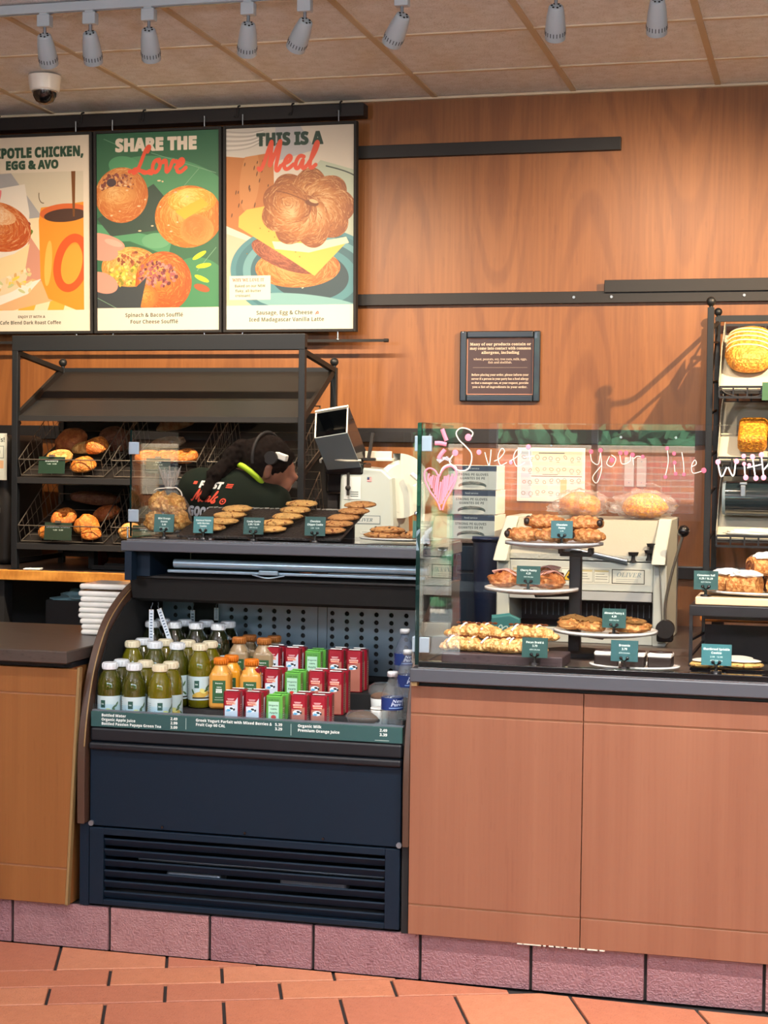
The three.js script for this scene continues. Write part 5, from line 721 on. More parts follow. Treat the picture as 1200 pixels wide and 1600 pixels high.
{ // bread slicer
  const t = thing('bread_slicer', 'large cream enamel bread slicer with warning labels behind the pastry stand', 'slicer', [0, .7435, -1.95]), m = M.enamel;
  const cheek = (x, n) => mesh(n, [sideways(prism([[.08, 0], [.08, .3], [.16, .31], [.1, .36], [-.1, .47], [-.42, .47], [-.42, 0]], .05, .004)).translate(x, 0, 0)], m, t);
  cheek(-.575, 'side_cheek'); cheek(-1.17, 'side_cheek');
  mesh('base_panel', span(-1.169, -.626, 0, .055, -.4, .075, .003), m, t); mesh('back_panel', span(-1.169, -.626, .056, .466, -.42, -.4), m, t);
  const deck = mesh('sloped_deck', [sideways(prism([[.08, .335], [-.1, .462], [-.41, .466], [-.41, .45], [-.1, .44], [.08, .315]], .542, .001)).translate(-.627, 0, 0)], M.steel, t);
  deck.material = phys(0xb9bbb0, .35, { metalness: .3, bumpMap: scaled(fineBump, .3), bumpScale: .001 });
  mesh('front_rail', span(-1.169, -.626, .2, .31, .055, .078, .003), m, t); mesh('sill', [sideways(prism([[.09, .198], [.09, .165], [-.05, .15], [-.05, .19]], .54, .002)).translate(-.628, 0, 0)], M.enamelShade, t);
  mesh('blade_bay', [span(-1.168, -.627, .056, .15, -.2, -.19), span(-1.168, -.627, .0555, .06, -.19, .05)], M.navyDark, t);
  mesh('blade_comb', Array.from({ length: 24 }, (_, k) => box(.0025, .05, .004, -1.15 + k * .0222, .105, -.17)), M.steel, t);
  mesh('handle_bar', [rod([-1.16, .40, .075], [-.72, .315, .1], .0085, 12), rod([-1.16, .39, .06], [-.72, .305, .085], .006, 10)], M.steel, t);
  const knob = (x, y, z) => [cyl(.02, .016, .012, x, y, z), cyl(.008, .01, .02, x, y - .015, z), cyl(.012, .014, .008, x, y - .028, z)];
  mesh('knob', knob(-.70, .343, .075), M.blackMatt, t); mesh('knob', knob(-.64, .352, .08), M.blackMatt, t); mesh('knob', knob(-.635, .376, .05), M.blackMatt, t);
  const st = stickerTex((c, w, h) => { c.fillStyle = '#cbcdbf'; c.fillRect(0, 0, w, h); c.strokeStyle = '#7a8074'; c.lineWidth = 3; for (let k = 0; k < 6; k++) { c.strokeRect(10 + k * 120, 14, 110, 92); c.fillStyle = '#b4a878'; c.fillRect(14 + k * 120, 18, 102, 12); c.fillStyle = '#7a7f76'; for (let j = 0; j < 3; j++) c.fillRect(20 + k * 120, 44 + j * 18, 60 + 30 * hash2(k, j, 4), 5); } c.fillStyle = '#e4e2d4'; c.fillRect(372, 16, 106, 90); c.fillStyle = '#d8b02c'; c.strokeStyle = '#3a3a30'; c.lineWidth = 6; c.beginPath(); c.moveTo(425, 24); c.lineTo(470, 98); c.lineTo(380, 98); c.closePath(); c.fill(); c.stroke(); c.fillStyle = '#2a2a24'; c.beginPath(); c.ellipse(425, 76, 16, 10, .6, 0, 7); c.fill(); c.fillRect(422, 48, 6, 22); c.strokeRect(742, 10, 232, 100); c.fillStyle = '#8a9a9a'; c.font = 'italic bold 46px serif'; c.fillText('OLIVER', 770, 62); c.fillStyle = '#9aa09a'; for (let j = 0; j < 2; j++) c.fillRect(770, 78 + j * 14, 160, 4); }, 1024, 120);
  mesh('label_print', place(new THREE.PlaneGeometry(.53, .062), -.897, .256, .0786), st, t);
  const lever = mesh('lever_base', [cyl(.034, .034, .045, -.572, .07, .13, Math.PI / 2), rbox(.06, .05, .05, .008, -.575, .045, .1)], M.ironBrown, t);
  mesh('lever_rod', [tube([[-.572, .08, .14], [-.572, .16, .142], [-.552, .27, .145], [-.512, .42, .15]], .0055, 16, 8)], M.wire, lever); mesh('lever_ball', ball(.0225, -.51, .436, .151), M.blackGloss, lever);
  mesh('spring_rod', rod([-.60, .31, .1], [-.585, .09, .12], .003), M.wire, lever);
}
{ // loaves in bags on the slicer
  const film = phys(0xffffff, .12, { transmission: .92, thickness: 0, ior: 1.3 });
  [['bagged round loaf on the slicer, nearer the prep chart', -.945, .105, B.gold, 2], ['bagged golden loaf on the slicer, nearer the lever', -.69, .115, B.loafYellow, 5]].forEach(([l, x, w, m, s]) => {
    const t = thing('bagged_loaf', l, 'bread', [x, 1.2105, -2.16], 0, 'bagged loaves on the slicer');
    mesh('loaf', lump(w * .8, .058, .075, { seed: s, amp: .08, flat: .7 }), m, t); mesh('plastic_bag', lump(w * 1.05, .064, .09, { seed: s + 3, amp: .16, freq: 3.5, wrinkle: .3, flat: .72, seg: 36 }), film, t);
    mesh('gathered_end', lump(.03, .02, .04, { seed: s + 8, amp: .5, freq: 5 }).translate(-w * .95, .02, .02), film, t); mesh('bag_sheen', [tube([[-.03, .132, .02], [.03, .136, .025], [.06, .125, .03]], .004, 10, 5)], M.plastic, t);
  });
}
{ // bagel slicer with its chute
  const t = thing('bagel_slicer', 'pale enamel bagel slicer with a black feed chute on top', 'slicer', [-1.77, .954, -2.12]), m = phys(0xa9b5b3, .4, { clearcoat: .2 });
  const side = [[-.12, 0], [.118, 0], [.1, .4], [.06, .435], [-.06, .445], [-.11, .41]]; // front outline
  mesh('machine_body', prism(side, .27, .008, -.13), m, t); mesh('base_plate', rbox(.3, .03, .34, .006, 0, .0155, 0), M.steel, t);
  const drum = mesh('white_cover', [place(new THREE.CylinderGeometry(.13, .13, .12, 32, 1, false, -.4, 3.5), .085, .37, .02, Math.PI / 2, .5, 0), place(new THREE.CylinderGeometry(.1, .115, .02, 32), .13, .36, .05, Math.PI / 2, .6, 0)], M.enamel, t);
  mesh('cover_lip', [rbox(.11, .035, .012, .003, .03, .49, .08), rbox(.12, .012, .04, .003, .03, .474, .07)], M.cream, drum);
  mesh('cover_lever', [tube([[.17, .42, .09], [.21, .38, .09], [.215, .2, .09]], .01, 14, 8)], M.white, drum);
  const a = V(-.16, .78, .6).normalize(), chute = new THREE.Group(); chute.name = 'feed_chute'; t.add(chute); chute.position.set(-.095, .46, .09); chute.quaternion.setFromUnitVectors(V(0, 1, 0), a);
  const ck = phys(0x15181b, .2, { clearcoat: .6, metalness: .3 }), W = .07, D = .055, H = .23;
  mesh('front_plate', rbox(.14, H - .05, .006, .002, 0, (H - .05) / 2, D), phys(0x7a858a, .45, { metalness: .2 }), chute); mesh('back_plate', rbox(.14, H, .006, .002, 0, H / 2, -D), ck, chute); mesh('side_plate', [prism([[-D, 0], [D, 0], [D, H - .05], [-D, H]], .006, .001).rotateY(-Math.PI / 2).translate(W, 0, 0)], ck, chute); mesh('side_plate', [prism([[-D, 0], [D, 0], [D, H - .05], [-D, H]], .006, .001).rotateY(-Math.PI / 2).translate(-W + .006, 0, 0)], ck, chute);
  mesh('chute_edge', [bar([-W, H, -D + .004], [W, H, -D + .004], .01), bar([W - .003, H, -D], [W - .003, H - .05, D], .005), bar([-W + .003, H, -D], [-W + .003, H - .05, D], .005)], M.cream, chute);
  mesh('chute_base', [rbox(.16, .05, .13, .01, -.095, .437, .08), rbox(.13, .1, .1, .02, -.12, .38, .06)], M.blackGloss, t); mesh('rail_handle', [tube([[-.19, .46, .15], [-.185, .475, .16], [-.08, .468, .17], [-.02, .47, .16]], .005, 14, 6)], M.cream, t);
  mesh('arm_post', [rbox(.045, .4, .05, .005, -.16, .2, .06)], M.blackMatt, t); mesh('stop_bracket', [bar([.0, .48, .12], [.012, .58, .1], .012), rbox(.05, .012, .03, .003, 0, .475, .11)], M.blackMatt, t);
  mesh('feed_knob', [rod([-.075, .33, .15], [-.075, .42, .15], .006), ball(.011, -.075, .36, .152)], M.blackMatt, t);
  mesh('front_sticker', place(new THREE.PlaneGeometry(.14, .035), -.012, .235, .1412), stickerTex((c, w, h) => { c.fillStyle = '#aab4b4'; c.fillRect(0, 0, w, h); c.strokeStyle = '#5a6a70'; c.lineWidth = 5; c.strokeRect(4, 4, w - 8, h - 8); c.fillStyle = '#3f5560'; c.font = 'italic bold 34px serif'; c.textAlign = 'center'; c.fillText('OLIVER', w / 2, 46); }, 256, 64), t);
  mesh('flag_sticker', place(new THREE.PlaneGeometry(.018, .018), .01, .395, .1414), stickerTex((c, w, h) => { c.fillStyle = '#d8d0d0'; c.fillRect(0, 0, w, h); c.fillStyle = '#a83a44'; for (let i = 0; i < 4; i++) c.fillRect(0, i * 18, w, 9); c.fillStyle = '#2c3a60'; c.fillRect(0, 0, 34, 36); }, 64, 64), t);
  mesh('notice_sticker', place(new THREE.PlaneGeometry(.07, .09), -.06, .36, .1416), stickerTex((c, w, h) => { c.fillStyle = '#c6cfd2'; c.fillRect(0, 0, w, h); c.fillStyle = '#5a6a70'; for (let i = 0; i < 3; i++) c.fillRect(50, 84 + i * 12, 60, 6); }, 128, 128), t);
  mesh('control_switch', [rbox(.025, .035, .008, .002, .055, .1, .142), cyl(.007, .007, .01, .055, .155, .142, Math.PI / 2), rbox(.02, .02, .004, .002, -.03, .085, .142)], M.blackMatt, t);
  mesh('switch_print', place(new THREE.PlaneGeometry(.09, .012), .02, .185, .1414), stickerTex((c, w, h) => { c.fillStyle = '#b4bebc'; c.fillRect(0, 0, w, h); c.fillStyle = '#6a7a7c'; c.fillRect(20, 12, 180, 6); }, 256, 32), t);
}
// ---------------------------------------------------------------- the worker, stooping with her back to the counter
function surface(bones, centre, half, res, k) {                 // bones: [ax, ay, az, ra, bx, by, bz, rb]
  const mc = new MarchingCubes(res, M.skin, false, false, 200000); mc.isolation = 0; const f = mc.field, n = mc.size, s2 = n * n;
  for (let z = 0; z < n; z++) for (let y = 0; y < n; y++) for (let x = 0; x < n; x++) {
    const px = centre[0] + (x - n / 2) / (n / 2) * half, py = centre[1] + (y - n / 2) / (n / 2) * half, pz = centre[2] + (z - n / 2) / (n / 2) * half; let d = 9;
    for (const b of bones) { const dx = b[4] - b[0], dy = b[5] - b[1], dz = b[6] - b[2], qx = px - b[0], qy = py - b[1], qz = pz - b[2], t = clamp((qx * dx + qy * dy + qz * dz) / (dx * dx + dy * dy + dz * dz + 1e-9)); let e = Math.hypot(qx - dx * t, qy - dy * t, qz - dz * t) - mix(b[3], b[7], t); if (b[8]) e += b[8] * (noise3(px * b[9], py * b[9], pz * b[9], 3) - .5); const h = Math.max(k - Math.abs(d - e), 0) / k; d = Math.min(d, e) - h * h * k * .25; }
    f[x + y * n + z * s2] = -d;
  }
  mc.update(); const c = mc.count, g = new THREE.BufferGeometry();
  const P = new Float32Array(mc.positionArray.slice(0, c * 3)), N = new Float32Array(mc.normalArray.slice(0, c * 3));
  for (let i = 0; i < c; i++) for (let a = 0; a < 3; a++) P[i * 3 + a] = centre[a] + P[i * 3 + a] * half;
  g.setAttribute('position', new THREE.BufferAttribute(P, 3)); g.setAttribute('normal', new THREE.BufferAttribute(N, 3)); g.setAttribute('uv', new THREE.BufferAttribute(new Float32Array(c * 2), 2)); return g;
}
{
  const H = [-2.0, 1.405, -1.40], neck = [-2.06, 1.345, -1.37], chest = [-2.11, 1.24, -1.37], hip = [-2.16, .93, -1.36];
  const sh = [[-2.225, 1.30, -1.34], [-1.985, 1.25, -1.40]], el = [[-2.26, 1.12, -1.55], [-1.95, 1.05, -1.55]], wr = [[-2.2, 1.04, -1.66], [-1.96, 1.02, -1.66]];
  const limb = (a, ra, b, rb, ...x) => [...a, ra, ...b, rb, ...x], bones = [limb(neck, .052, chest, .1), limb(H, .06, neck, .05), limb(chest, .12, hip, .125), limb(sh[0], .07, sh[1], .07)];
  const leg = [[-.08, 0], [.08, 0]].map(([dx]) => [[hip[0] + dx, .9, hip[2]], [hip[0] + dx * 1.1, .48, hip[2] - .03], [hip[0] + dx * 1.1, .09, hip[2] + .01], [hip[0] + dx * 1.2, .045, hip[2] - .13]]);
  for (const l of leg) bones.push(limb(l[0], .09, l[1], .06), limb(l[1], .058, l[2], .04), limb(l[2], .04, l[3], .034));
  for (const i of [0, 1]) bones.push(limb(sh[i], .055, el[i], .042), limb(el[i], .04, wr[i], .026));
  const t = thing('person', 'worker in a dark green printed shirt and headset stooping behind the cookie tray', 'person', [0, 0, 0]);
  const headBones = [[...H, .07, H[0] + .015, H[1] + .022, H[2] - .005, .068], [H[0] + .03, H[1] - .035, H[2] - .03, .055, H[0] + .055, H[1] - .08, H[2] - .045, .03], [H[0] + .075, H[1] - .02, H[2] - .04, .02, H[0] + .1, H[1] - .045, H[2] - .05, .011], [H[0] + .06, H[1] + .02, H[2] - .035, .03, H[0] + .085, H[1] - .005, H[2] - .04, .014], [H[0] + .07, H[1] - .065, H[2] - .045, .015, H[0] + .085, H[1] - .06, H[2] - .05, .01], [H[0] + .035, H[1] - .01, H[2] + .07, .016, H[0] + .03, H[1] - .04, H[2] + .068, .012], [...neck, .05, H[0] + .01, H[1] - .03, H[2], .055]];
  const handG = wr.map((w, s) => { const d = s ? -1 : 1, b = [[...w, .024, w[0], w[1] - .035, w[2] - .06, .026], [w[0] + d * .025, w[1] - .03, w[2] - .05, .017, w[0] - d * .025, w[1] - .03, w[2] - .055, .017]]; for (let k = 0; k < 4; k++) { const o = (k - 1.5) * .02, L = [.06, .068, .064, .05][k], kx = w[0] + o, ky = w[1] - .035, kz = w[2] - .072; b.push([kx, ky, kz, .0092, kx, ky - .012, kz - L * .5, .0085], [kx, ky - .012, kz - L * .5, .0085, kx, ky - .035, kz - L * .85, .0075]); } b.push([w[0] + d * .028, w[1] - .02, w[2] - .03, .011, w[0] + d * .05, w[1] - .035, w[2] - .06, .0095], [w[0] + d * .05, w[1] - .035, w[2] - .06, .0095, w[0] + d * .05, w[1] - .05, w[2] - .085, .008]); return surface(b, [w[0], w[1] - .03, w[2] - .06], .12, 64, .012); });
  mesh('body', [surface(bones, [-2.09, .76, -1.45], .82, 110, .05), surface(headBones, [H[0] + .02, H[1] - .02, H[2]], .16, 84, .02), ...handG], M.skin, t);
  const shirtB = [limb(neck, .06, chest, .115, .012, 22), limb(chest, .137, [hip[0], .84, hip[2]], .148, .014, 20), limb(sh[0], .083, sh[1], .083, .012, 22), limb(chest, .11, [-2.02, 1.18, -1.39], .1)]; for (const i of [0, 1]) shirtB.push(limb(sh[i], .072, el[i], .06, .012, 24));
  const shirt = mesh('shirt', surface(shirtB, [-2.09, 1.12, -1.42], .42, 96, .05), M.shirt, t);
  mesh('trousers', surface(leg.flatMap((l) => [limb(l[0], .11, l[1], .08), limb(l[1], .078, l[2], .062)]), [hip[0], .5, hip[2]], .56, 80, .04), std(0x15161a, .85), t);
  for (const l of leg) mesh('shoe', lump(.05, .045, .12, { seed: 3, amp: .05, flat: .6 }).translate(l[2][0], 0, l[2][2] - .05), M.blackMatt, t);
  const hairB = [[H[0] - .005, H[1] + .018, H[2] + .012, .084, H[0] + .008, H[1] + .026, H[2], .084, .008, 90], [H[0] - .075, H[1] + .055, H[2] + .05, .038, H[0] - .1, H[1] + .03, H[2] + .06, .036, .01, 90], [H[0] - .1, H[1] + .02, H[2] + .065, .032, H[0] - .15, H[1] - .04, H[2] + .12, .026, .01, 90], [H[0] - .15, H[1] - .04, H[2] + .12, .026, H[0] - .175, H[1] - .12, H[2] + .17, .012, .01, 90], [H[0] + .045, H[1] + .045, H[2] + .02, .04, H[0] + .08, H[1] + .03, H[2] - .02, .026, .008, 90]];
  mesh('hair', surface(hairB, [H[0] - .04, H[1], H[2] + .05], .26, 96, .02), M.hair, t);
  mesh('collar', new THREE.TorusGeometry(.062, .011, 10, 28).rotateX(1.15).rotateZ(-.6).translate(neck[0] + .012, neck[1] + .02, neck[2] + .005), M.lime, t);
  const hs = mesh('headset_band', [new THREE.TorusGeometry(.099, .006, 8, 30, 3.3).rotateY(1.3).translate(H[0] + .01, H[1] + .02, H[2])], M.blackMatt, t);
  mesh('headset_box', rbox(.05, .024, .02, .004, H[0] + .085, H[1] + .03, H[2] + .065, 0, -.3, -.28), M.paper, hs); mesh('ear_pad', cyl(.024, .024, .018, H[0] + .05, H[1] + .025, H[2] + .082, Math.PI / 2), M.ironBrown, hs);
  // print on the back of the shirt, laid on the cloth
  const tx = canvasTexture(512, 512, (c, w, h) => { c.clearRect(0, 0, w, h); c.save(); c.transform(1, -.06, -.16, 1, 60, 20); c.fillStyle = '#cfd0cc'; c.font = 'bold 92px sans-serif'; c.lineWidth = 8; c.strokeStyle = '#cfd0cc'; c.strokeText('FIRST', 90, 130, 240); c.fillText('FIRST', 90, 130, 240); brush(c, 'Meal', 60, 268, 120, '#c8452c', 15, { M: .8, e: .42, a: .5, l: .36 }); curveStroke(c, [[330, 210], [300, 230], [330, 262], [300, 276], [290, 268]], 18, '#c8452c'); c.fillStyle = '#b9bfc6'; c.strokeStyle = '#b9bfc6'; c.lineWidth = 12; c.font = 'bold 130px sans-serif'; c.strokeText('GOOD', 30, 420, 300); c.fillText('GOOD', 30, 420, 300); c.strokeStyle = c.fillStyle = '#c8452c'; c.lineWidth = 12; c.beginPath(); c.arc(405, 250, 26, 0, 7); c.stroke(); c.beginPath(); c.arc(405, 250, 9, 0, 7); c.fill(); for (let i = 0; i < 3; i++) c.fillRect(370, 72 + i * 16, 66, 10); c.fillRect(22, 70, 40, 30); c.fillRect(370, 380, 60, 40); c.restore(); });
  const g = new THREE.PlaneGeometry(.185, .185, 24, 24).rotateZ(-.12).translate(-2.162, 1.275, -1.0), p = g.attributes.position, ray = new THREE.Raycaster(), solid = new THREE.Mesh(shirt.geometry, new THREE.MeshBasicMaterial({ side: THREE.DoubleSide }));
  for (let i = 0; i < p.count; i++) { ray.set(V(p.getX(i), p.getY(i), -1.0), V(0, 0, -1)); const hit = ray.intersectObject(solid)[0]; p.setZ(i, hit ? hit.point.z + .003 : -1.3); }
  g.computeVertexNormals(); mesh('shirt_print', g, std(0xffffff, .85, 0, { map: tx, transparent: true }), t);
}

// ---------------------------------------------------------------- cookie ledge
{
  const t = thing('slate_tray', 'tilted black slate tray holding rows of cookies on the ledge', 'tray', [0, 1.1865, -.245]);
  const rise = .078, run = .26; t.rotation.x = 0;
  const g = prism([[-1.882, 0], [-1.372, 0], [-1.366, Math.hypot(rise, run)], [-1.876, Math.hypot(rise, run)]], .008, .001, -.004).rotateX(-Math.PI / 2 + Math.atan2(rise, run)).translate(0, .006, 0);
  mesh('slate_sheet', uvBox(g), M.slate, t); mesh('chipped_edge', Array.from({ length: 30 }, (_, k) => place(new THREE.BoxGeometry(.012 + .008 * hash2(k, 1, 5), .005, .006), -1.87 + k * .0168, rise + .0075 + .002 * hash2(k, 2, 5), -run + .004, 0, hash2(k, 3, 5), 0)), std(0x9a9484, .7), t); mesh('tray_foot', [span(-1.85, -1.4, 0, .066, -.255, -.235)], M.blackMatt, t);
  const slope = Math.atan2(rise, run), cookie = (m, seed) => { const k = new THREE.Group(); mesh('cookie_disc', lump(.05, .011, .046, { seed, amp: .06, freq: 4, wrinkle: .08, flat: .7, seg: 30 }), m, k); return k; };
  const cols = [[-1.775, 4, B.cookie, 'nearest the scone bag', 1], [-1.603, 5, B.cookie, 'in the middle of the slate tray', 2], [-1.415, 5, B.cookieDark, 'nearest the bagel slicer', 3]], ord = ['lowest', 'second', 'third', 'fourth', 'topmost'];
  for (const [x, n, m, where, s] of cols) for (let i = 0; i < n; i++) {
    const u = .045 + i * .042, o = cookie(m, s * 10 + i); o.name = numbered('cookie'); o.position.set(x - .01 + .011 * i + rr(-.006, .006) + (n === 4 ? 0 : .01), 1.1865 + .011 + u * rise / run + i * .0055, -.245 - u); o.rotation.set(slope * .35, rr(0, 6), 0);
    tag(o, `${m === B.cookieDark ? 'brown chocolate chip' : 'golden candy'} cookie, ${i === n - 1 ? 'topmost' : ord[i]} of the row ${where}`, 'cookie', `cookies in the row ${where}`); scene.add(o);
    mesh('topping', Array.from({ length: 9 }, (_, k) => ball(.0026, .036 * Math.sqrt(hash2(k, i, s)) * Math.cos(k * 2.4), .0138, .036 * Math.sqrt(hash2(k, i, s)) * Math.sin(k * 2.4), 1, .6, 1)), s === 2 ? std([0xb8862a, 0x5a3a1c][i % 2], .4) : B.choc, o);
  }
  const pl = thing('white_plate', 'white oblong plate at the end of the cookie ledge', 'plate', [-1.22, 1.1865, -.36]); mesh('plate_dish', lathe([[0, .004], [.07, .004], [.1, .008], [.105, .012], [.1, .0135], [.07, .009], [0, .008]], 40).scale(1.2, 1, .8), M.porcelain, pl);
  for (let i = 0; i < 3; i++) { const o = thing('cookie', `thick brown cookie on the white ledge plate, ${['lying below', 'stacked on top', 'set to one side'][i]}`, 'cookie', [[-1.275, 1.1955, -.36], [-1.262, 1.209, -.37], [-1.18, 1.1955, -.38]][i], i, 'cookies on the white ledge plate'); mesh('cookie_disc', lump(.055, .013, .05, { seed: 40 + i, amp: .08, freq: 4, wrinkle: .1, flat: .8, seg: 30 }), B.cookieDark, o); mesh('chip', Array.from({ length: 7 }, (_, k) => ball(.004, .04 * Math.cos(k * 2.1), .02, .035 * Math.sin(k * 2.1), 1, .6, 1)), B.choc, o); }
}
{ // bag of scones
  const t = thing('scone_bag', 'clear bag of small golden scones tied at the neck, on the ledge corner', 'bag', [-1.945, 1.1865, -.34]);
  mesh('plastic_bag', lathe([[0, .001], [.05, .001], [.066, .015], [.07, .05], [.064, .09], [.046, .122], [.018, .142], [.012, .152], [.02, .17], [.036, .2], [.03, .205], [.012, .165], [0, .155]], 26), phys(0xffffff, .1, { transmission: .96, thickness: 0, ior: 1.25 }), t);
  mesh('tie_ribbon', [tube([[.01, .148, .012], [.03, .15, .02], [.045, .138, .02], [.05, .126, .022]], .0022, 10, 5), tube([[-.01, .148, .012], [-.032, .146, .018], [-.044, .14, .016]], .0022, 10, 5), new THREE.TorusGeometry(.013, .003, 6, 16).rotateX(Math.PI / 2).translate(0, .149, 0)], M.cream, t);
  mesh('gathered_folds', Array.from({ length: 12 }, (_, k) => tube([[.012 * Math.cos(k * .52), .15, .012 * Math.sin(k * .52)], [.022 * Math.cos(k * .52), .175, .022 * Math.sin(k * .52)], [.034 * Math.cos(k * .52 + .2), .204 + .006 * (k % 3), .034 * Math.sin(k * .52 + .2)]], .0016, 6, 4)), phys(0xeceae4, .2, { transmission: .75, thickness: 0, ior: 1.4 }), t);
  [[-.026, .092, .012, 'upper scone at the bag neck, toward the glass corner'], [.022, .088, .018, 'upper scone at the bag neck, toward the tray'], [.04, .05, .022, 'scone pressed against the bag side beside the green card'], [-.035, .045, .024, 'grey shaded scone low in the bag, toward the glass corner'], [.002, .04, .03, 'scone low in the bag right behind the green card'], [0, .07, -.025, 'scone in the middle back of the bag']]
    .forEach(([x, y, z, l], i) => { const s = thing('scone', l, 'scone', [-1.945 + x, 1.1865 + (y - .032) * 1.25, -.34 + z], i, 'scones in the clear bag'); mesh('crust', lump(.037, .036, .03, { seed: 60 + i, amp: .25, freq: 3, wrinkle: .25, flat: .7 }), B.scone, s); });
}
card('blue green card in front of the scone bag', ['Mini Orange', 'Scones', '5.49', '-720 CAL/bag'], [-1.922, 1.1865, -.243], .064, .054, 0, '#2f5f5c'); card('pale teal card at the glass corner end of the slate tray', ['Oatmeal Raisin', 'with Berries', 'Cookie', '-2.99   1.49'], [-1.795, 1.1865, -.239], .063, .05, 0, '#3f7a7c');
card('dark teal candy cookie card at the middle of the slate tray', ['Candy Cookie', '2.99 / 12.99', '-400 CAL/ea'], [-1.637, 1.1865, -.239], .063, .05); card('dark teal chocolate chip cookie card on the slate tray near the slicer', ['Chocolate', 'Chipper Cookie', '-2.99   12.99'], [-1.447, 1.1865, -.239], .063, .056); card('half hidden card beside the white ledge plate', ['Kitchen Sink', 'Cookie', '-4.69'], [-1.128, 1.1865, -.26], .06, .05, 0, '#2c5552');

// ---------------------------------------------------------------- pastry counter and its glass case
{
  const t = thing('pastry_counter', 'reddish wood counter front below the dark ledge of the pastry case', 'counter', [0, 0, 0]);
  const run = (a, b, dz) => { mesh('front_panel', span(a, b, .2165, .7355, -.003, .02 + dz, .001), M.panel, t); mesh('rail_panel', span(a, b, .7415, .815, -.003, .02 + dz, .001), M.panel, t); mesh('rail_panel', span(a, b, .132, .2115, -.003, .02 + dz, .001), M.panel, t); mesh('groove', span(a, b, .735, .742, -.003, .0165 + dz), M.groove, t); mesh('groove', span(a, b, .211, .217, -.003, .0165 + dz), M.groove, t); };
  run(-1.088, -.6165, .0015); run(-.6145, .6, 0); mesh('carcass', span(-1.086, .6, .13, .815, -.66, -.004), M.panel, t); mesh('shadow_gap', span(-1.08, .6, .8155, .828, -.64, .008), M.navyDark, t);
  mesh('chipped_edge', Array.from({ length: 14 }, (_, k) => box(.012 + .01 * hash2(k, 1, 1), .003, .003, -.78 + k * .0165 + .01 * hash2(k, 2, 1), .131, .0205)), M.cream, t);
  const l = thing('display_ledge', 'dark slate ledge and tray floor of the glass pastry case', 'ledge', [0, 0, 0]);
  mesh('ledge_slab', span(-1.086, .62, .8285, .866, -.66, .05, .004), M.slateEdge, l); mesh('case_floor', span(-1.064, .62, .8662, .872, -.64, .012), M.laminate, l); mesh('front_strip', span(-1.064, .62, .8662, .885, .012, .042, .002), M.blackGloss, l); mesh('chrome_line', span(-1.064, .62, .8665, .8695, .0425, .0465), M.chrome, l); mesh('end_bracket', span(-1.082, -1.066, .818, .828, .02, .045), M.edgeBand, l);
}
{
  const t = thing('pastry_case', 'tall clear glass pastry case with greenish edges and steel corner clips', 'glass case', [0, 0, 0]);
  mesh('front_glass', span(-1.062, .62, .886, 1.53, .026, .034), M.glass, t); mesh('side_glass', span(-1.074, -1.066, .874, 1.53, -.37, .03), M.glass, t);
  mesh('glass_edge', [span(-1.0755, -1.0645, .874, 1.531, .0305, .0355), span(-1.0745, -1.0655, 1.5305, 1.532, -.37, .03)], M.glassEdge, t); mesh('front_edge', [span(-1.062, -1.0595, .886, 1.53, .0262, .0338)], M.acrylic, t); mesh('top_edge', span(-1.062, .62, 1.5302, 1.532, .026, .034), M.acrylic, t);
  mesh('rear_edge', span(-1.0745, -1.0655, .874, 1.53, -.372, -.3702), M.acrylic, t);
  for (const y of [1.475, .93]) mesh('corner_clip', [rbox(.028, .042, .01, .002, -1.048, y, .0395), rbox(.01, .042, .03, .002, -1.0795, y, .018)], M.clampSteel, t); mesh('pin', ball(.006, -1.08, 1.285, .02), M.chrome, t); mesh('pin', cyl(.003, .003, .03, -1.08, .895, .04), M.chrome, t);
}
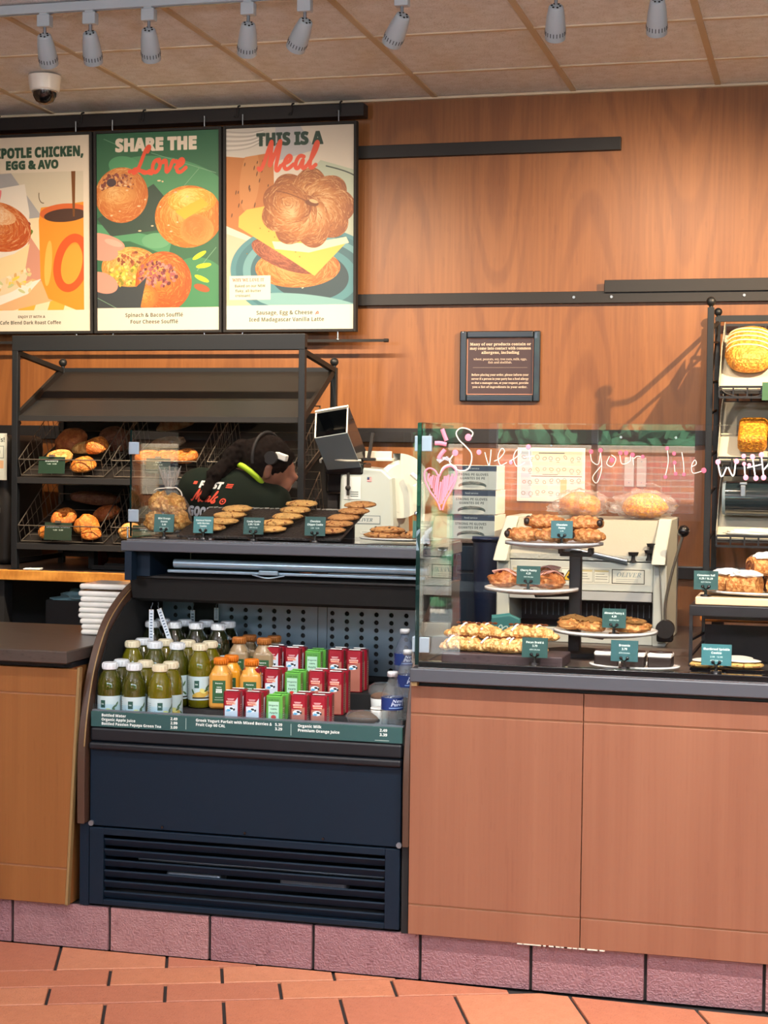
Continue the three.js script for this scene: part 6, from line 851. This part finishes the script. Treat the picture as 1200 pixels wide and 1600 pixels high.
{ // chalk drawing on the front glass
  const X = (u) => { const t = u - 660; return -1.061 + .001779 * t - 1.7e-7 * t * t; }, Y = (u, v) => 1.431 + (720 - v) * (.00174 - (u - 660) * 1.4e-7) + (u - 660) * 2e-5, Z = .0352;
  const line = (pts, r = .0022) => tube(pts.map(([u, v]) => [X(u), Y(u, v), 0]), r, Math.max(8, pts.length * 5), 5).scale(1, 1, .35).translate(0, 0, Z), dot = (u, v, r = 5) => place(new THREE.SphereGeometry(r * .0017, 14, 8), 0, 0, 0).scale(1, 1.05, .1).translate(X(u), Y(u, v), Z + .0004);
  const heart = thing('chalk_heart', 'pink chalk heart with three petals drawn on the corner of the pastry glass', 'drawing', [0, 0, 0]);
  const hp = [[689, 798], [684, 785], [672, 768], [664, 750], [664, 738], [671, 733], [680, 737], [686, 746], [690, 738], [697, 731], [706, 730], [713, 738], [712, 752], [704, 770], [696, 785], [692, 798]];
  mesh('outline', line(hp, .0026), M.pink, heart); const shade = []; for (let k = 0; k < 15; k++) { const u = 668 + k * 3, top = 741 + 5 * Math.abs(Math.sin(k * 1.3)) + (Math.abs(u - 687) < 4 ? 8 : 0), bot = 792 - Math.abs(u - 690) * 1.75; if (bot > top + 4) shade.push(line([[u + 3, top], [u + 1, (top + bot) / 2], [u - 1 + (690 - u) * .12, bot]], k % 4 === 3 ? .0014 : .0029)); } mesh('hatching', shade, M.pink, heart);
  mesh('petal', [line([[690, 672], [693, 680], [697, 690]], .006)], M.pink, heart); mesh('petal', [line([[679, 694], [687, 694], [697, 696]], .006)], M.pink, heart); mesh('petal', [line([[685, 718], [689, 711], [695, 704]], .006)], M.pink, heart);
  const word = (label, strokes, dots, m = M.chalk, pm = M.pink) => { const w = thing('chalk_word', label, 'lettering', [0, 0, 0]); strokes.forEach((s, i) => mesh('letter_stroke', line(s, s[0][0] > 750 && s[0][0] < 1110 ? .0013 : .0019), m, w)); if (dots.length) mesh('letter_dots', dots.map(([a, b, r]) => dot(a, b, r)), pm, w); };
  word('cream chalk word beginning with a large curled S on the pastry glass', [[[736, 684], [738, 678], [730, 672], [718, 671], [712, 678], [716, 688], [728, 700], [736, 710], [736, 724], [730, 735], [716, 736], [706, 728], [702, 722], [708, 712]], [[687, 744], [692, 732], [703, 727], [712, 731], [714, 736]], [[757, 708], [761, 722], [764, 729], [766, 716], [767, 704]], [[772, 722], [780, 718], [788, 706], [784, 702], [778, 714], [782, 728], [792, 724]], [[796, 722], [806, 716], [814, 706], [808, 704], [802, 716], [808, 730], [820, 724]], [[826, 700], [827, 715], [831, 730]], [[818, 716], [834, 714]]], [[731, 685, 5.5], [711, 709, 5], [748, 708, 4], [798, 724, 3], [825, 700, 4]]);
  word('faint chalk word your with a long tail on the pastry glass', [[[922, 710], [925, 722], [934, 727], [938, 708]], [[938, 708], [940, 735], [932, 756], [926, 748], [940, 728]], [[952, 714], [948, 726], [956, 730], [962, 718], [955, 712]], [[968, 712], [972, 726], [984, 722], [985, 712]], [[988, 714], [990, 728]], [[990, 718], [996, 714], [1004, 716]]], [[923, 707, 3.5], [938, 705, 3.5], [956, 720, 4], [969, 709, 3.5], [978, 709, 3.5], [988, 712, 3.5], [1004, 715, 3]], M.chalkFaint, M.pinkFaint);
  word('faint chalk word life on the pastry glass before the last word', [[[1042, 702], [1044, 722], [1040, 745]], [[1053, 722], [1055, 740]], [[1065, 708], [1068, 725], [1069, 742]], [[1080, 731], [1088, 726], [1086, 720], [1081, 728], [1083, 740], [1098, 737]]], [[1042, 702, 3], [1040, 746, 3], [1053, 710, 3], [1054, 724, 3], [1056, 741, 3], [1069, 742, 3], [1100, 736, 4]], M.chalkFaint, M.pinkFaint);
  word('bold white chalk word with on the pastry glass in front of the wire rack', [[[1122, 726], [1128, 746], [1136, 731]], [[1138, 731], [1146, 745], [1150, 722]], [[1163, 726], [1165, 745]], [[1176, 716], [1181, 747]], [[1168, 732], [1190, 727]], [[1190, 715], [1194, 746]], [[1194, 735], [1204, 725], [1206, 742]]], [[1122, 723, 4], [1151, 722, 4], [1162, 714, 3.5], [1163, 726, 3], [1166, 747, 4], [1176, 715, 4], [1182, 748, 4], [1190, 712, 4], [1194, 747, 4], [1171, 728, 3]], M.white);
}
{ // three-plate stand
  const t = thing('cake_stand', 'three tier black post stand with round white plates inside the pastry case', 'stand', [-.70, .8725, -.38]);
  mesh('post', rbox(.034, .3, .034, .004, 0, .151, 0), M.black, t); mesh('stand_base', cyl(.09, .095, .012, 0, .006, 0), M.blackMatt, t); mesh('top_bracket', [span(-.045, .045, .285, .297, -.02, .02, .003), span(-.05, -.036, .292, .31, -.02, .02, .003), span(.036, .05, .292, .31, -.02, .02, .003)], M.black, t); mesh('plate_arm', [bar([0, .18, 0], [-.11, .176, .05], .016), bar([0, .065, 0], [.09, .062, .05], .016)], M.black, t);
  const plate = (r) => lathe([[0, 0], [r * .7, 0], [r, .008], [r, .016], [r * .96, .017], [r * .7, .011], [0, .01]], 56);
  const P = (name, label, x, y, z, r, m) => { const p = thing(name, label, 'plate', [x, y, z]); mesh('plate_dish', plate(r), m, p); mesh('plate_foot', new THREE.TorusGeometry(r * .6, .002, 6, 40).rotateX(Math.PI / 2).translate(0, .001, 0), m, p); return p; };
  P('round_plate', 'grey white round plate on top of the black stand, holding chocolate pastries', -.763, 1.183, -.37, .142, phys(0xb9c0c6, .25)); P('round_plate', 'white round plate on the middle arm, holding cherry pastries', -.822, 1.052, -.34, .136, M.porcelain); P('round_plate', 'white round plate on the lowest arm, holding almond pastries', -.605, .938, -.33, .148, M.porcelain);
  const pastry = (name, label, grp, pos, rot, parts) => bread(name, label, 'pastry', grp, pos, rot, parts);
  const twist = (label, x, y, z, r, k, end) => pastry('chocolate_pastry', label, 'chocolate pastries on the top plate', [x, y, z], [0, r, 0], [['crust', lump(.058, .023, .027, { seed: k, amp: .06, ridge: .16, ridges: 9, flat: .8, seg: 36 }), B.chocTwist], ['chocolate_filling', [ball(.013, end * .05, .022, .012, .7, .8, .8), ball(.01, end * .046, .03, -.008, .8, .8, 1)], B.choc]]);
  twist('chocolate pastry at the front of the top plate, toward the prep chart', -.845, 1.199, -.345, .1, 1, -1); twist('chocolate pastry at the front middle of the top plate', -.755, 1.199, -.33, .05, 2, 1); twist('chocolate pastry with two dark ends at the far front of the top plate', -.665, 1.199, -.345, -.4, 3, -1); twist('upper chocolate pastry stacked over the front ones, behind the card', -.79, 1.236, -.355, .15, 4, -1); twist('upper chocolate pastry stacked at the slicer side of the top plate', -.675, 1.234, -.365, -.2, 5, 1);
  card('teal card on the top plate, partly behind a glare streak', ['Chocolate', 'Pastry', '-3.79'], [-.728, 1.195, -.285], .062, .05, .1, '#2a5c62'); card('dark teal card before the cherry pastries', ['Cherry Pastry', '4.29', '-380 CAL/ea'], [-.815, 1.064, -.245], .068, .052); card('dark teal card before the almond pastries', ['Almond Pastry Δ', '4.29', '-420 CAL/ea'], [-.567, .952, -.215], .066, .054);
  const cherry = (label, x, y, z, k, r = 0) => pastry('cherry_pastry', label, 'cherry pastries on the middle plate', [x, y, z], [0, r, 0], [['crust', lump(.048, .03, .045, { seed: k, amp: .16, freq: 3, wrinkle: .15, flat: .6, seg: 32 }), B.cherry], ['cherry_filling', [ball(.012, -.006, .043, .008, 1.2, .5, 1), ball(.008, .016, .042, -.008, 1, .5, 1)], B.red], ['icing_drizzle', [0, 1, 2, 3].map((j) => tube([[-.035, .035 + .004 * j, -.02 + j * .014], [0, .052, -.016 + j * .012], [.035, .036, -.02 + j * .014]], .0024, 10, 5)), B.pinkIcing]]);
  cherry('cherry pastry toward the glass corner on the middle plate', -.895, 1.066, -.32, 11); cherry('cherry pastry toward the slicer on the middle plate', -.765, 1.066, -.31, 12, 1); cherry('cherry pastry hidden behind the card on the middle plate', -.83, 1.066, -.36, 13, 2); cherry('cherry pastry at the back of the middle plate', -.79, 1.072, -.42, 14, 3);
  const almond = (label, x, y, z, k, sx = 1) => { const o = pastry('almond_pastry', label, 'almond pastries on the lowest plate', [x, y, z], [0, k, 0], [['crust', lump(.046 * sx, .024, .042, { seed: k, amp: .14, freq: 3, wrinkle: .12, flat: .55, seg: 28 }), B.almond]]); mesh('almond_flakes', Array.from({ length: 26 }, (_, j) => { const a = j * 2.4, r = .038 * Math.sqrt(hash2(j, k, 8)); return cyl(.007, .007, .0015, r * Math.cos(a) * sx, .032 + .012 * (1 - r / .04), r * Math.sin(a), .5 * Math.sin(a), 0, -.5 * Math.cos(a), 8); }), B.pale, o); };
  almond('almond pastry in the middle front of the lowest plate', -.635, .952, -.27, 21); almond('almond pastry with thick flakes toward the lever on the lowest plate', -.525, .952, -.28, 22, 1.2); almond('dark almond pastry at the shaded side of the lowest plate', -.695, .952, -.31, 23, 1.1); almond('almond pastry behind the card of the lowest plate', -.575, .952, -.36, 24);
}
{ // on the case floor
  const bd = thing('serving_board', 'dark brown serving board with pecan braids at the case corner', 'board', [-.86, .8725, -.11]); mesh('board_slab', rbox(.335, .03, .15, .004, .01, .0155, 0), M.board, bd); mesh('board_foot', [span(-.14, -.12, 0, .0004, -.05, .05)], M.blackMatt, bd);
  const braid = (label, x, y, z, L, r, k) => { const gs = []; for (let j = 0; j < 9; j++) { const u = (j / 8 - .5) * 2, w = Math.sqrt(1 - u * u * .8); gs.push(lump(.021, .02 * w + .004, .032 * w + .004, { seed: k + j, amp: .14, flat: .75, seg: 16 }).rotateY(.55 * (j % 2 ? 1 : -1)).translate(u * L / 2, 0, 0)); } return bread('pecan_braid', label, 'pastry', 'pecan braids on the dark board', [x, y, z], [0, r, 0], [['crust', gs, B.pecan], ['icing', [0, 1, 2].map((j) => tube([[(j - 1) * .03 - .014, .026, .026], [(j - 1) * .03, .0415, .002], [(j - 1) * .03 + .006, .032, -.02]], .003, 10, 5)), B.icing], ['pecan_bits', Array.from({ length: 8 }, (_, j) => ball(.005, (j / 7 - .5) * L * .7, .042, .012 * Math.sin(j * 5), 1.4, .7, 1)), B.brown]]); };
  braid('pecan braid at the front of the board nearest the corner clip', -.965, .904, -.085, .1, .1, 1); braid('pecan braid in the front middle of the board', -.865, .904, -.075, .09, -.1, 11); braid('pecan braid at the front beside the green card', -.795, .904, -.085, .09, .1, 21); braid('iced pecan braid on top, nearest the corner clip', -.935, .938, -.11, .145, .05, 31); braid('pecan braid on top, reaching over the green card', -.79, .938, -.11, .135, .08, 41);
  card('dark teal card standing before the pecan braids', ['Pecan Braid Δ', '3.79', '-490 CAL/ea'], [-.752, .8855, .002], .07, .054);
  const pl = thing('brownie_plate', 'white oval plate of frosted brownies on the case floor', 'plate', [-.495, .8725, -.09]); mesh('plate_dish', lathe([[0, 0], [.08, 0], [.118, .008], [.12, .014], [.112, .014], [.08, .007], [0, .006]], 48).scale(1.02, 1, .62), M.porcelain, pl);
  const br = (label, x, y, z, r) => bread('brownie', label, 'brownie', 'frosted brownies on the oval plate', [x, y, z], [0, r, 0], [['cake', rbox(.064, .032, .056, .005, 0, .016, 0), B.choc], ['frosting', [rbox(.0645, .011, .0565, .004, 0, .034, 0)], B.icing], ['cocoa_swirl', [tube([[-.03, .039, .0], [0, .041, .012], [.03, .039, -.006]], .005, 10, 5)], B.chocGloss]]);
  br('frosted brownie at the stand side of the oval plate', -.57, .8805, -.09, .05); br('frosted brownie in the middle behind the green card', -.497, .8805, -.085, 0); br('frosted brownie at the far end of the oval plate', -.425, .8805, -.09, -.06);
  card('dark teal card leaning before the brownies', ['Brownie', '3.79', '-470 CAL/ea'], [-.512, .8855, .002], .072, .056, 0, '#24585c');
  const tr = thing('black_tray', 'black tray of sprinkle cookies at the end of the pastry case', 'tray', [-.14, .8725, -.12]); mesh('tray_base', prism([[-.2, -.08], [.42, -.08], [.42, .1], [-.14, .1]], .012, .002).rotateX(-Math.PI / 2), M.slate, tr); mesh('tray_rim', [bar([-.2, .014, .08], [.42, .014, .08], .008), bar([-.2, .014, .08], [-.14, .014, -.1], .008)], M.blackGloss, tr);
  for (let i = 0; i < 3; i++) { const o = thing('cookie', ['pale sprinkle cookie beside the sprinkle card on the black tray', 'pale sprinkle cookie tucked behind the first one on the black tray', 'pale sprinkle cookie hidden behind the sprinkle card'][i], 'cookie', [[-.205, .886, -.1], [-.225, .886, -.16], [-.3, .886, -.08]][i], i * 2, 'sprinkle cookies on the black tray'); mesh('cookie_disc', lump(.05, .012, .046, { seed: 80 + i, amp: .06, freq: 3, flat: .8, seg: 30 }), B.sugar, o); mesh('icing', lump(.043, .005, .04, { seed: 90 + i, amp: .06, flat: .6 }).translate(0, .018, 0), M.cream, o); }
  card('bright teal card on the black tray before the sprinkle cookies', ['Shortbread Sprinkle', 'Cookie', '-2.99   12.99', '-430 CAL/ea'], [-.272, .8855, .004], .078, .056, 0, '#2f7076'); card('teal card at the cut edge of the picture on the black tray', ['Shortbread', 'Cookie'], [-.095, .8855, -.01], .07, .056, 0, '#1f5a54');
  const ws = thing('wire_stand', 'black wire riser carrying the cinnamon rolls inside the case', 'stand', [0, .8725, -.3]), wy = .17;
  for (const [x, z] of [[-.355, .09], [-.335, -.1], [.3, .09], [.3, -.1]]) mesh('stand_leg', bar([x, 0.0005, z], [x, wy, z], .009), M.black, ws); mesh('stand_top', [span(-.36, .3, wy - .03, wy, -.105, .095, .003)], M.black, ws); mesh('cross_bar', [bar([-.355, .075, .09], [-.335, .075, -.1], .008), bar([-.355, .03, .09], [-.335, .05, -.1], .007), bar([-.33, .12, -.1], [.3, .12, -.1], .01)], M.black, ws); mesh('back_plate', span(-.33, .3, .0, .1, -.104, -.098), M.blackMatt, ws);
  const wb = thing('wooden_board', 'light wood serving board on the black wire riser', 'board', [-.02, 1.043, -.29]); mesh('board_slab', rbox(.65, .022, .17, .004, 0, .0115, 0), phys(0xdcc09a, .5), wb); mesh('board_groove', span(-.3, .3, .0226, .0234, -.07, .07), M.edgeBand, wb);
  const cb = thing('cutting_board', 'thick brown wood cutting board lying behind the wire riser', 'board', [-.02, .9735, -.62]); mesh('board_slab', rbox(.7, .045, .22, .006, .02, .0225, .05), phys(0xf0c898, .5, { map: scaled(edgeGrain, .6, .1) }), cb); mesh('board_leg', [span(-.3, -.27, -.1, -.0002, .0, .1), span(.27, .3, -.1, -.0002, .0, .1)], M.blackMatt, cb);
  const cp = thing('oval_plate', 'long white oval plate under the cinnamon rolls', 'plate', [-.14, 1.0665, -.285]); mesh('plate_dish', lathe([[0, 0], [.1, 0], [.17, .007], [.172, .013], [.16, .013], [.1, .006], [0, .005]], 56).scale(1.05, 1, .42), M.porcelain, cp); mesh('plate_foot', new THREE.TorusGeometry(.1, .002, 6, 40).rotateX(Math.PI / 2).scale(1, 1, .42).translate(0, .001, 0), M.porcelain, cp);
  const roll = (label, x, y, z, r, k) => { const g = place(new THREE.CylinderGeometry(.029, .031, .085, 28, 6), 0, 0, 0, 0, 0, Math.PI / 2), p = g.attributes.position; for (let i = 0; i < p.count; i++) { const m = 1 + .14 * (noise3(p.getX(i) * 40, p.getY(i) * 40, p.getZ(i) * 40, k) - .5); p.setXYZ(i, p.getX(i), p.getY(i) * m * .9, p.getZ(i) * m); } g.computeVertexNormals(); const ice = new THREE.CylinderGeometry(.0325, .0345, .07, 24, 4, true, .55, 2.2); place(ice, 0, 0, 0, 0, 0, Math.PI / 2); ice.rotateX(-.25);
    const swirl = tube(Array.from({ length: 22 }, (_, i) => { const a = i * .62, rad = .003 + i * .0011; return [-.0438, rad * Math.sin(a) * .9, rad * Math.cos(a)]; }), .0026, 60, 5);
    bread('cinnamon_roll', label, 'cinnamon roll', 'cinnamon rolls on the long plate', [x, y, z], [0, r, 0], [['crust', uvBox(g), B.roll], ['icing', [lump(.042, .014, .03, { seed: k, amp: .2, freq: 4, flat: .5 }).translate(.008, .02, 0), ice], B.icing], ['swirl', swirl, B.brown]]); };
  roll('cinnamon roll in front with white icing folded over it', -.215, 1.099, -.255, -.35, 1); roll('cinnamon roll behind the front one, toward the card', -.27, 1.099, -.31, -.2, 2); roll('cinnamon roll stacked on top with its cut side showing', -.165, 1.148, -.29, .5, 3); roll('cinnamon roll at the cut edge of the picture', -.115, 1.099, -.265, 1.2, 4); roll('cinnamon roll at the back of the long plate', -.12, 1.099, -.33, .2, 5);
  card('teal card standing at the end of the light wood board', ['Cinnamon Roll', '4.29 / 16.29', '-620 CAL/ea'], [-.318, 1.066, -.225], .066, .052);
}

renderer.render(scene, camera);
